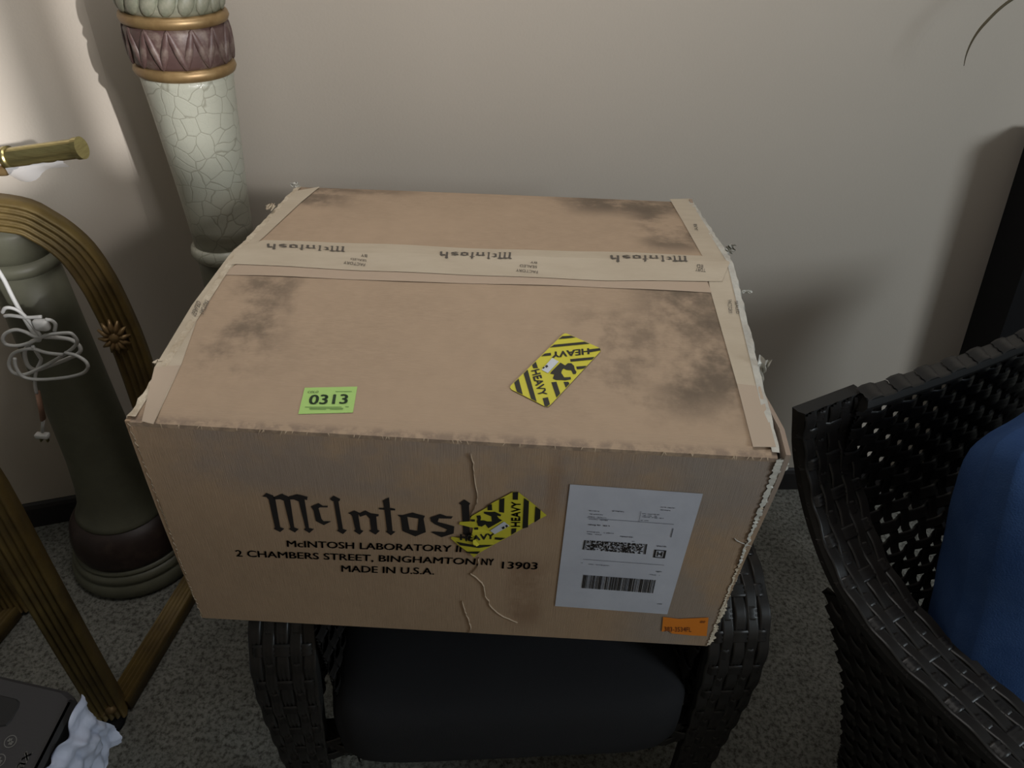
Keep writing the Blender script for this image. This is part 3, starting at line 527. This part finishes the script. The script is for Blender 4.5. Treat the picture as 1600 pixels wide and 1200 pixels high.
def weave(parent, S, nu, nv, lu, lv, vs_=None, skip=lambda j: False, fill=(.86, .62), amp=.0040, sub=4, hi=999):
    """bands run along u (nv of them), stakes along v (nu of them); each strand a part of its own"""
    for j in range(nv):
        if skip(j): continue
        v = (j+.5)/nv; pts, nor = [], []
        for i in range(nu*sub+1):
            u = i/(nu*sub); n_ = nrm(S, u, v); nor.append(n_); pts.append(S(u, v) + n_*amp*math.sin(PI*(u*nu) + PI*j))
        strand('weave_band', pts, nor, lv/nv*(fill[0] if j < hi else .94), parent)
    for i in range(nu):
        u = (i+.5)/nu; pts, nor = [], []
        for j in range(nv*2+1):
            v = j/(nv*2); n_ = nrm(S, u, v); nor.append(n_); pts.append(S(u, v) - n_*amp*.6*math.sin(PI*(v*nv-.5)+PI*(i))*1.0)
        strand('weave_stake', pts, nor, lu/nu*fill[1], parent)
def make_chair(name, label, group):
    t = thing(name, label, 'chair', group=group)
    for sg in (-1, 1):
        C_ = [Vector((sg*(HW-o_-w_/2), -f_, z_)) for (o_, f_, z_), w_ in zip(RP, RW)]
        P = smooth_path(C_, 6); Wd = smooth_path([(w_, 0, 0) for w_ in RW], 6); Wd = [q.x for q in Wd]
        X_ = Vector((1, 0, 0)); T = [(P[min(i+1, len(P)-1)]-P[max(i-1, 0)]).normalized() for i in range(len(P))]
        N_ = []
        for q in T:
            n_ = X_.cross(q).normalized()
            N_.append(-n_ if (n_.z < -.05 or (abs(n_.z) <= .05 and n_.y > 0)) else n_)
        g = G(); vs = []
        for p, n_, w_ in zip(P, N_, Wd):
            for a, b in ((-1, -1), (1, -1), (1, 0), (.92, .35), (-.92, .35), (-1, 0)): vs.append(p + X_*a*w_/2 + n_*(-.014 if b == -1 else (.004*b/.35 if b else -.004)))
        g.add(vs, [(6*i+k, 6*i+(k+1) % 6, 6*(i+1)+(k+1) % 6, 6*(i+1)+k) for i in range(len(P)-1) for k in range(6)] + [tuple(range(6))[::-1], tuple(6*(len(P)-1)+k for k in range(6))])
        g.obj('arm_and_leg_frame', M['core'], t)
        # cross wraps every 30 mm and five long strands woven over them
        L_ = [0]
        for a, b in zip(P, P[1:]): L_.append(L_[-1]+(b-a).length)
        def at(s):
            for i in range(len(P)-1):
                if L_[i+1] >= s or i == len(P)-2:
                    k = (s-L_[i])/max(1e-6, L_[i+1]-L_[i]); return P[i].lerp(P[i+1], k), N_[i].lerp(N_[i+1], k).normalized(), Wd[i]*(1-k)+Wd[i+1]*k
        pitch = .03; n_c = int(L_[-1]/pitch)
        for l in range(5):
            pts, nor = [], []
            for i in range(n_c*3+1):
                s = i*pitch/3; p, n_, w_ = at(s); pts.append(p + X_*(l-2)*w_/5*sg + n_*(.0058+.0020*math.sin(PI*s/pitch+PI*l))); nor.append(n_)
            strand('arm_strand', pts, nor, RW[5]/5*.86, t)
        for c_ in range(n_c):
            p, n_, w_ = at((c_+.5)*pitch); pts = []; 
            for k in range(11):
                a = k/10; pts.append(p + X_*sg*(a-.5)*w_*1.0 + n_*(.0045 - .0028*math.sin(PI*(c_+.5)+PI*(round(a*5-.5)))*1.0 - (.012 if k in (0, 10) else 0)))
            strand('arm_wrap', pts, [n_]*11, pitch*.62, t)
    # back sheet
    def ribz(f_):
        for a, b in zip(RP, RP[1:]):
            if a[1] <= f_ <= b[1]: k = (f_-a[1])/(b[1]-a[1]) if b[1] > a[1] else 0; return a[2]*(1-k)+b[2]*k
        return .62
    BF = [(.20, .215), (.35, .19), (.50, .15), (.60, .098), (.66, .052), (.72, .028), (.80, .016), (.90, .006)]
    def fb(z):
        for a, c_ in zip(BF, BF[1:]):
            if z <= c_[0]: k = (z-a[0])/(c_[0]-a[0]); return a[1]*(1-k)+c_[1]*k
        return BF[-1][1]
    def SB(u, v):
        z = .20+.665*v; return Vector(((-.285+.57*u)*(1-.12*max(0, .6-z)/.4), -fb(z), z - .012*math.sin(PI*u)*v))
    weave(t, SB, 17, 33, .57, .665, fill=(.76, .58), hi=21, amp=.0048)
    # inner side sheets and outer side sheets
    for sg in (-1, 1):
        def SI(u, v, sg=sg):
            z = .25+.36*v; f0 = fb(z)+.01; return Vector((sg*(HW-.03-.095)*(1-.1*(1-v)), -(f0+(.716-f0)*u), z))
        weave(t, SI, 17, 16, .6, .36, fill=(.98, .9))
        def SO(u, v, sg=sg):
            zb = .20; fr = .19+(.6-.0)*0; zt = ribz(max(.15, .15+.56*u))-.014; z = zb+(zt-zb)*v
            f0 = fb(max(.2, min(z, .64)))+ .035
            return Vector((sg*(HW-.034-.15*max(0, .60-z)*(1-.75*u)), -(f0+(.712-f0)*u), z))
        weave(t, SO, 20, 26, .68, .5, fill=(.95, .8))
    def SF(u, v): return Vector((-.30+.60*u, -.722, .285+.06*v))
    weave(t, SF, 18, 3, .6, .06)
    g = G()
    for c_, d_ in (((0, -.705, .315), (.60, .03, .06)), ((0, -.25, .315), (.50, .03, .06)), ((-.255, -.475, .315), (.03, .45, .06)), ((.255, -.475, .315), (.03, .45, .06)), ((0, -.475, .33), (.50, .45, .02))): g.box(c_, d_)
    g.obj('seat_frame', M['core'], t)
    # curved-over top rim
    pts = [Vector((-.285+.57*i/20, -.010, .868-.012*math.sin(PI*i/20))) for i in range(21)]
    g = G(); g.tube(pts, .013, 8); g.obj('top_rim', M['core'], t)
    for i in range(19):
        x = -.27+.03*i
        if i % 2 == 0:
            p = [Vector((x-.017, 0, .884)), Vector((x-.008, 0, .8875)), Vector((x+.008, 0, .8875)), Vector((x+.017, 0, .884))]
        else:
            p = [Vector((x-.013, 0, .8825)), Vector((x+.013, 0, .8825))]
        e = [Vector((q.x, -.010, q.z-.001-.012*math.cos(q.x/.285*PI/2))) for q in p]
        strand('rim_strand', e, [Vector((0, -.25, 1)).normalized()]*len(e), .024, t, h=.0012)
    for sx in (-.23, .23):
        g = G(); g.tube([(sx*.8, -.46, .32), (sx*.8, -.46, .15), (sx*.8, -.46, 0)], [.022, .02, .017], 8); g.obj('rear_leg', M['core'], t)
    # seat cushion
    bm = bmesh.new(); bmesh.ops.create_cube(bm, size=1); bmesh.ops.subdivide_edges(bm, edges=bm.edges[:], cuts=7, use_grid_fill=True)
    for v in bm.verts:
        x, y, z = v.co*2; e = max(abs(x), abs(y)); k = 1-.10*max(0, (abs(z)-.3))**2
        cx = 1-.03*abs(y)**8; cy = 1-.02*abs(x)**8
        zz = z*.092*(1-.12*e**8) + (.010*(1-x*x)*(1-y*y) if z > 0 else 0)
        v.co = (x*.272*cx*k, -.475+y*.288*cy*k, .392+zz + .004*math.sin(9*x+2)*math.sin(7*y) - .006*math.exp(-((x+.55-.35*(y+1))/.07)**2)*(y < -.3))
    bmesh.ops.smooth_vert(bm, verts=bm.verts[:], factor=.25, use_axis_x=True, use_axis_y=True, use_axis_z=True)
    o = from_bm('seat_cushion', bm, M['fabric'], t, True); o.modifiers.new('s', 'SUBSURF').levels = 1; o.modifiers['s'].render_levels = 1
    return t
ch = make_chair('wicker_armchair', 'black wicker armchair under the cardboard box, facing the camera', 'black wicker armchairs')
ch.location = (-.042, 1.262, 0); ch.rotation_euler = (0, 0, math.radians(5.5))
def copy_tree(o, parent=None):
    c = o.copy(); col.objects.link(c); c.parent = parent
    for k in list(o.children): copy_tree(k, c)
    return c
kids = list(ch.children)
c2 = ch.copy(); col.objects.link(c2)
for k in kids:
    q = k.copy(); col.objects.link(q); q.parent = c2
c2['label'] = 'black wicker armchair at the right with a blue denim pillow in it'
c2.location = (.708, .903, 0); c2.rotation_euler = (0, 0, math.radians(30))

# blue pillow
def pillow():
    bm = bmesh.new(); bmesh.ops.create_cube(bm, size=1); bmesh.ops.subdivide_edges(bm, edges=bm.edges[:], cuts=11, use_grid_fill=True)
    r = random.Random(4)
    for v in bm.verts:
        x, y, z = v.co*2; e = (1-x**4)*(1-z**4)
        px = x*(.24-.02*abs(z)**2+.02*abs(x*z)); pz = z*(.22-.02*abs(x)**2+.02*abs(x*z)); 
        py = y*(.015+.085*max(e, 0)**.5)
        if abs(y) > .9: py += .007*math.sin(7*x-3*z+1)*math.sin(5*z+2)*e; py += .006*math.sin(11*x+5*z)*e + .004*math.sin(23*z-9*x)*e
        v.co = (px, py, pz)
    o = from_bm('throw_pillow', bm, M['denim'], None, True); m_ = o.modifiers.new('s', 'SUBSURF'); m_.levels = m_.render_levels = 1
    return o
pl = pillow(); pl['label'] = 'blue denim throw pillow leaning inside the right wicker armchair'; pl['category'] = 'pillow'
F2 = Vector((math.sin(math.radians(30)), -math.cos(math.radians(30)), 0)); L2 = Vector((math.cos(math.radians(30)), math.sin(math.radians(30)), 0))
pl.location = Vector(c2.location) + F2*.24 - L2*.03 + Vector((0, 0, .715)); pl.rotation_euler = (math.radians(-16), 0, math.radians(30))

# ------------------------------------------------------------------ pedestals
def make_pedestal(label, short=False):
    t = thing('column_pedestal', label, 'pedestal', group=None)
    def part(name, prof, m, par=t): 
        g = G(); g.lathe(prof, 56); return g.obj(name, m, par, True)
    part('foot', [(.134, 0), (.147, .004), (.152, .016), (.150, .030), (.143, .040), (.139, .043), (.143, .048), (.140, .058), (.132, .064)], M['green'])
    part('foot_ring', [(.129, .062), (.133, .066), (.134, .071), (.128, .076)], M['green'])
    part('dark_band', [(.127, .075), (.131, .09), (.130, .115), (.122, .145), (.104, .172)], M['dark_plum'])
    part('lower_shaft', [(.098, .17), (.101, .176), (.096, .185), (.086, .21), (.077, .26), (.070, .34), (.066, .45), (.063, .58), (.060, .70), (.058, .797)] if short else [(.098, .17), (.101, .176), (.096, .185), (.086, .21), (.077, .26), (.068, .34), (.063, .45), (.059, .58), (.055, .70), (.054, .792)], M['green'])
    if short:
        part('middle_ring', [(.058, .795), (.066, .80), (.069, .808), (.068, .816), (.060, .823)], M['green'])
        part('upper_section', [(.058, .82), (.062, .84), (.066, .872), (.060, .884)], M['green']); return t
    part('middle_ring', [(.054, .79), (.060, .796), (.0625, .804), (.061, .813), (.056, .82)], M['crackle'])
    part('upper_shaft', [(.0535, .818), (.055, .86), (.058, .92), (.0625, .99), (.067, 1.06), (.071, 1.11), (.072, 1.123)], M['crackle'])
    part('gold_ring', [(.071, 1.120), (.076, 1.123), (.0785, 1.129), (.0765, 1.136), (.072, 1.139)], M['gold'])
    cb = part('carved_band', [(.072, 1.138), (.0755, 1.144), (.0775, 1.17), (.0775, 1.19), (.074, 1.196)], M['purple'])
    part('gold_ring', [(.073, 1.195), (.0785, 1.198), (.081, 1.204), (.079, 1.210), (.074, 1.213)], M['gold'])
    rp = part('rope_moulding', [(.071, 1.212), (.075, 1.218), (.077, 1.233), (.075, 1.248), (.070, 1.254)], M['rope'])
    part('capital', [(.068, 1.253), (.070, 1.26), (.078, 1.28), (.088, 1.29), (.090, 1.31), (.09, 1.325)], M['crackle'])
    # raised leaves in a zigzag, twisted beads of the rope
    def blob(sx, sy, sz, nu=10, nv=6):
        vs = []; 
        for j in range(nv+1):
            a = PI*j/nv
            for i in range(nu): b = 2*PI*i/nu; vs.append((sx*math.sin(a)*math.cos(b), sy*math.sin(a)*math.sin(b), sz*math.cos(a)))
        return vs, [(j*nu+i, j*nu+(i+1) % nu, (j+1)*nu+(i+1) % nu, (j+1)*nu+i) for j in range(nv) for i in range(nu)]
    v1, f1 = blob(.0062, .0055, .030); v2, f2 = blob(.0125, .0062, .0205)
    leaf = bead = None; n1 = 28
    for i in range(n1):
        a = 2*PI*(i+.5)/n1; tl = (.30 if i % 2 else -.30)
        if leaf is None: leaf = mesh('leaf', v1, f1, M['purple'], cb, True); o = leaf
        else: o = leaf.copy(); col.objects.link(o)
        o.location = (.0758*math.cos(a), .0758*math.sin(a), 1.168); o.rotation_euler = Matrix.Rotation(a+PI/2, 3, 'Z').to_4x4().to_euler()
        o.rotation_euler = (Matrix.Rotation(a+PI/2, 4, 'Z') @ Matrix.Rotation(tl, 4, 'Y')).to_euler()
    n2 = 18
    for i in range(n2):
        a = 2*PI*(i+.5)/n2
        if bead is None: bead = mesh('rope_bead', v2, f2, M['rope'], rp, True); o = bead
        else: o = bead.copy(); col.objects.link(o)
        o.location = (.0745*math.cos(a), .0745*math.sin(a), 1.233); o.rotation_euler = (Matrix.Rotation(a+PI/2, 4, 'Z') @ Matrix.Rotation(.45, 4, 'Y')).to_euler()
    return t
p1 = make_pedestal('crackle-glazed pedestal column with plum carved band standing behind the box'); p1.location = (-.556, 1.205, 0)
p2 = make_pedestal('dark olive pedestal column at the left, seen through the gold arch', True); p2.location = (-.893, 1.115, 0)

# ------------------------------------------------------------------ gold arched frame
AF = thing('arched_metal_frame', 'antique gold reeded arch frame standing on the carpet at the left', 'frame', (-.74, .9, 0))
def reeded(name, pts, wdir, wd, th, m=None, n=5):
    """band with n raised reeds on its face"""
    g = G(); prof = []
    for i in range(n):
        for k in range(4):
            a = k/4; prof.append(((i+a)/n-.5, .5+.28*math.sin(PI*a)))
    prof.append((.5, .5)); prof += [(.5, -.5), (-.5, -.5)]; k = len(prof); vs = []
    pts = [Vector(p) for p in pts]
    for i, p in enumerate(pts):
        t_ = (pts[min(i+1, len(pts)-1)]-pts[max(i-1, 0)]).normalized(); w_ = Vector(wdir(i) if callable(wdir) else wdir); w_ = (w_-w_.dot(t_)*t_).normalized(); n_ = w_.cross(t_)
        for a, b in prof: vs.append(p + w_*a*wd + n_*b*th)
    g.add(vs, [(i*k+j, i*k+(j+1) % k, (i+1)*k+(j+1) % k, (i+1)*k+j) for i in range(len(pts)-1) for j in range(k)] + [tuple(range(k)), tuple((len(pts)-1)*k+j for j in range(k))[::-1]])
    return keep(g.obj(name, m or M['frame'], None, True), AF)
U = Vector((-.94, -.342, 0)); FN = Vector((.342, -.94, 0))
def arch_pts(base):
    """right foot -> up -> over -> left foot; width .42"""
    base = Vector(base); right = [(0, 0), (0, .2), (-.002, .45), (-.004, .64), (.0037, .75), (.0114, .802), (.0236, .848), (.042, .881), (.060, .9015), (.078, .918), (.11, .9286), (.15, .935), (.19, .937)]
    full = right + [(.40-a, b) for a, b in right[::-1]]
    return smooth_path([base + U*a + Vector((0, 0, b)) for a, b in full], 3)
for nm, base in (('rear_arch', (-.718, 1.062, .012)), ('front_arch', (-.768, .702, .012))):
    pts = arch_pts(base); n_ = len(pts); cen = Vector(base)+U*.2
    def wd(i, pts=pts, cen=cen):
        p = pts[i]; t_ = (pts[min(i+1, len(pts)-1)]-pts[max(i-1, 0)]).normalized(); w_ = FN.cross(t_); return w_
    reeded(nm, pts[::-1], lambda i, f=wd, n_=n_: f(n_-1-i), .055, .026)
reeded('floor_rail', [(-.760, .715, .018), (-.722, 1.05, .018)], (1, 0, 0), .046, .026)
reeded('floor_rail', [Vector((-.760, .715, .018))+U*.40, Vector((-.722, 1.05, .018))+U*.40], (1, 0, 0), .046, .026)
# shell ornament on the rear arch, knobs at the corner
def shell(c, sc_=1.0):
    sh = None; c = Vector(c)
    g = G(); g.lathe([(.013*sc_, 0), (.011*sc_, .006*sc_), (.004*sc_, .010*sc_)], 12); Rm = Vector((0, 0, 1)).rotation_difference(FN).to_matrix()
    g.v = [tuple(Rm @ Vector(v) + c + FN*.018) for v in g.v]; s_ = keep(g.obj('shell_ornament', M['gold'], None, True), AF)
    for k in range(12):
        a = 2*PI*k/12; d = (-U*math.cos(a)*.82 + Vector((0, 0, 1))*math.sin(a)*1.15); g = G()
        g.tube([c+FN*.020+d*.006*sc_, c+FN*.024+d*.018*sc_, c+FN*.018+d*.032*sc_], [.0035*sc_, .0052*sc_, .002*sc_], 6)
        o = g.obj('petal', M['gold'], None, True); o.parent = s_
shell(Vector((-.718, 1.062, 0)) + U*.010 + Vector((0, 0, .70)))
for q, rr in (((-.755, .690, .05), .012), ((-.776, .688, .035), .010), ((-.748, .70, .075), .007)):
    g = G(); g.lathe([(rr*.1, -rr), (rr*.7, -rr*.7), (rr, 0), (rr*.7, rr*.7), (rr*.1, rr)], 10); g.v = [tuple(Vector(v)+Vector(q)) for v in g.v]; keep(g.obj('corner_knob', M['gold'], None, True), AF)
g = G(); g.lathe([(.030, 0), (.032, .006), (.026, .014)], 16); g.v = [tuple(Vector(v)+Vector((-.770, .685, 0))) for v in g.v]; keep(g.obj('foot_pad', M['black'], None, True), AF)

# ------------------------------------------------------------------ brass arm stand with its hanging film
rod = [Vector(P4(p)) for p in D['rod']]
BS = thing('brass_arm_stand', 'brass tube arm with ring joint at the upper left, above the gold arch', 'stand', (-1.33, .80, 0))
def kb(g_, nm, m, sm=True): return keep(g_.obj(nm, m, None, sm), BS)
h0, h1 = rod[0], rod[1]; dr = (h1-h0).normalized()
g = G(); g.tube([h0+dr*.012, h1-dr*.002], .0140, 28); kb(g, 'arm_tube', M['brass'], False)
g = G(); g.tube([h1-dr*.008, h1], .0158, 28); kb(g, 'end_cap', M['brass'], False)
g = G(); g.tube([h0+dr*.006, h0+dr*.014], .0168, 20); kb(g, 'tube_collar', M['brass'])
vs = []; fs = []
for i in range(20):
    for j in range(8):
        a, b = 2*PI*i/20, 2*PI*j/8; rr = .015+.008*math.cos(b); vs.append(h0 + Vector((rr*math.cos(a), .008*math.sin(b), rr*math.sin(a))) + Vector((-.010, 0, -.004)))
        fs.append((i*8+j, ((i+1) % 20)*8+j, ((i+1) % 20)*8+(j+1) % 8, i*8+(j+1) % 8))
g = G(); g.add(vs, fs); kb(g, 'ring_joint', M['gold'])
g = G(); g.tube([h0+Vector((-.02, 0, -.014)), (-1.05, .90, .88), (-1.33, .80, .74)], .011, 12); kb(g, 'strut', M['gold'])
g = G(); g.tube([(-1.33, .80, .02), (-1.33, .80, 1.2)], .013, 14); kb(g, 'pole', M['brass'])
g = G(); g.lathe([(.13, 0), (.13, .012), (.05, .022), (.016, .035)], 32, (-1.33, .80, 0)); kb(g, 'base_plate', M['brass'])
# loose clear film under the tube: a thing of its own
r = random.Random(12); vs = []
for i in range(13):
    t_ = i/12; p = h0.lerp(h1, .10+.72*t_); dp = .013+.018*math.sin(PI*min(1, t_*1.5+.12))**1*(1-t_)**.6
    for j in range(5):
        k = j/4; vs.append(p + Vector((r.uniform(-.001, .001), -.0175*math.cos(k*1.2)-.001, -.009-dp*k*1.0 + r.uniform(-.001, .001))))
fs = [(i*5+j, i*5+j+1, (i+1)*5+j+1, (i+1)*5+j) for i in range(12) for j in range(4)]
o = mesh('plastic_film', vs, fs, M['film'], None, True); o['label'] = 'loose clear plastic film clinging under the brass tube'; o['category'] = 'plastic wrap'
# ------------------------------------------------------------------ white cord bundle
cm = [Vector(P4(p)) for p in D['cord_m']]
CD = thing('power_cord', 'white cord looped in a bundle hanging in front of the dark olive column', 'cord', tuple(cm[4]))
def kc(g_, nm, m): return keep(g_.obj(nm, m, None, True), CD)
for i, line in enumerate(D['cord']):
    pts = smooth_path([P4(p) for p in line], 5)
    if i == 0: pts = [Vector((-1.315, .802, 1.17))] + pts[3:]
    r = random.Random(i); pts = [p + Vector((0, .003*math.sin(.2*k+i), 0)) for k, p in enumerate(pts)]
    g = G(); g.tube(pts, .0034 if i < 1 else .0029, 8); kc(g, 'cord_loop', M['cord'])
o = rbox('cord_block', (.024, .014, .020), M['cord'], None, .005, 2, tuple(cm[0])); keep(o, CD)
g = G(); g.tube([cm[1], cm[2]], [.0055, .0070], 10, flat=.5); kc(g, 'pink_sleeve', M['sleeve'])
g = G(); g.tube([cm[2], cm[3]], .003, 8); kc(g, 'cord_end', M['cord'])
o = rbox('plug', (.024, .012, .009), M['cord'], None, .002, 2, tuple(cm[4])); keep(o, CD)
for dx in (-.006, .006):
    g = G(); g.box(cm[4]+Vector((dx, 0, -.008)), (.002, .006, .012)); kc(g, 'plug_prong', M['brass'])

# ------------------------------------------------------------------ charcoal bin and the white liner bag
BN = thing('waste_bin', 'charcoal plastic bin with lid icons in the lower left corner', 'bin', (-.76, .36, 0), .0)
bz = .45; c0 = Vector((-.595, .513, 0)); e1 = Vector((-1, .16, 0)).normalized(); e2 = Vector((.03, -1, 0)).normalized()
def bp_(a, b, z): return c0 + e1*a + e2*b + Vector((0, 0, z))
def prism(a0, a1, b0, b1, z0, z1, tap=0, rr=.02, m=None, nm='x'):
    g = G(); ring = lambda z, s: [bp_(a0+s+rr*(1-math.cos(t)) if q in (0, 3) else a1-s-rr*(1-math.cos(t)), b0+s+rr*(1-math.sin(t)) if q in (0, 1) else b1-s-rr*(1-math.sin(t)), z) for q in range(4) for t in ([0, PI/4, PI/2] if q in (0, 2) else [PI/2, PI/4, 0])]
    rs = [ring(z0, tap), ring(z1-.006, 0), ring(z1, .006)]; k = len(rs[0])
    g.add([v for q in rs for v in q], [(i*k+j, i*k+(j+1) % k, (i+1)*k+(j+1) % k, (i+1)*k+j) for i in range(2) for j in range(k)] + [tuple(range(k))[::-1], tuple(2*k+j for j in range(k))])
    return keep(g.obj(nm, m), BN)
prism(.012, .36, .012, .27, 0, bz-.05, .03, .03, M['bin'], 'body')
prism(0, .37, 0, .28, bz-.055, bz, 0, .02, M['bin'], 'lid')
prism(.068, .25, .023, .072, bz-.02, bz+.0015, 0, .01, M['bin_dark'], 'slot_recess')
prism(-.002, .012, .01, .27, bz-.03, bz+.0025, 0, .003, M['bin_dark'], 'rim_strip')
def lidp(a, b, z=bz+.0008): return bp_(a, b, z)
def ring_icon(a, b, rr):
    g = G(); n_ = 20
    for r0, r1 in ((rr*.86, rr), ):
        vs = [lidp(a+q*math.cos(2*PI*i/n_), b+q*math.sin(2*PI*i/n_)) for i in range(n_) for q in (r0, r1)]
        g.add(vs, [(2*i, 2*i+1, 2*((i+1) % n_)+1, 2*((i+1) % n_)) for i in range(n_)])
    for da, db, la, lb in ((0, 0, .55, .10), (0, .0, .10, .5), (-.3, .3, .16, .16), (.3, -.25, .16, .16)):
        x0, y0 = a+da*rr, b+db*rr; g.add([lidp(x0-la*rr, y0-lb*rr), lidp(x0+la*rr, y0-lb*rr), lidp(x0+la*rr, y0+lb*rr), lidp(x0-la*rr, y0+lb*rr)], [(0, 1, 2, 3)])
    keep(g.obj('lid_icon', M['icon']), BN)
ring_icon(.058, .082, .0085); ring_icon(.059, .107, .0085)
g = G()
for k in (0, .0005, .001): text_fit(g, 'Max', (.024+k, .129+k), (.020+k, .088+k), (.038+k, .129+k), lambda a, b: lidp(a, b))
keep(g.obj('lid_lettering', M['icon']), BN)
# bag: a crumpled sheet gathered over the right rim
r = random.Random(5); NU, NV = 60, 34
def bagp(u, v):
    b = .004 + .26*u
    bulge = math.sin(PI*min(1, .12+v*1.25))*(.35+.65*math.exp(-((u-.16)/.13)**2)) + .25*v
    fold = .0032*math.sin(40*u+2*v) + .0028*math.sin(73*u-6*v+1)*(.3+v) + .0022*math.sin(29*v+11*u) + .0012*math.sin(90*v+50*u)
    return bp_(-(.006+.019*bulge)-fold, b + .010*math.sin(6*v+9*u)-.006*v, bz+.010*(1-v)**2*math.exp(-((u-.06)/.1)**2) - .15*v + .003*math.sin(31*u+6*v))
vs, fs = grid(bagp, NU, NV); n_ = len(vs)
vs = list(vs) + [Vector(v) - e1*.0 + e1*(-.0)+Vector((-.0012, 0, 0)) for v in vs]; fs = fs + [tuple(i+n_ for i in f[::-1]) for f in fs]
bg = mesh('plastic_bag', vs, fs, M['bag'], None, True); bg['label'] = 'crumpled white plastic bag hanging over the edge of the charcoal bin'; bg['category'] = 'bag'

# ------------------------------------------------------------------ black cabinet at the right with a vase of dry stem
g = G(); y0, y1 = 1.33, 1.45
prof = [(1.165, 0), (1.078, .53), (1.0, .98), (.990, 1.04)]
vs = [(x, y, z) for x, z in prof for y in (y0, y1)] + [(1.62, y, z) for x, z in prof for y in (y0, y1)]
n_ = len(prof)*2
fs = [(2*i, 2*i+1, 2*i+3, 2*i+2) for i in range(3)] + [(n_+2*i, n_+2*i+2, n_+2*i+3, n_+2*i+1) for i in range(3)] + [(2*i, 2*i+2, n_+2*i+2, n_+2*i) for i in range(3)] + [(2*i+1, n_+2*i+1, n_+2*i+3, 2*i+3) for i in range(3)] + [(6, 7, n_+7, n_+6), (0, n_, n_+1, 1)]
CB = g.add(vs, fs); CB = g.obj('black_cabinet', M['black']); CB['label'] = 'tall black cabinet with a leaning side against the wall behind the right chair'; CB['category'] = 'cabinet'
tw = [Vector(P4(p)) for p in D['twig']]
VS = thing('dry_stem_vase', 'thin dry stem arching down at the top right from a dark vase', 'vase', (1.14, 1.39, 1.04))
g = G(); g.lathe([(.03, 0), (.042, .03), (.045, .06), (.02, .10), (.018, .115)], 20); g.obj('vase', M['vase'], VS, True)
g = G(); pts = smooth_path(tw[:-1] + [Vector((.93, 1.36, 1.335)), Vector((1.08, 1.38, 1.30)), Vector((1.14, 1.39, 1.13))], 4)
g.tube(pts, [.0006 + .0018*min(1, i/14) for i in range(len(pts))], 6); g.v = [tuple(Vector(v)-Vector(VS.location)) for v in g.v]; g.obj('stem', M['twig'], VS)
bpy.context.view_layer.update()
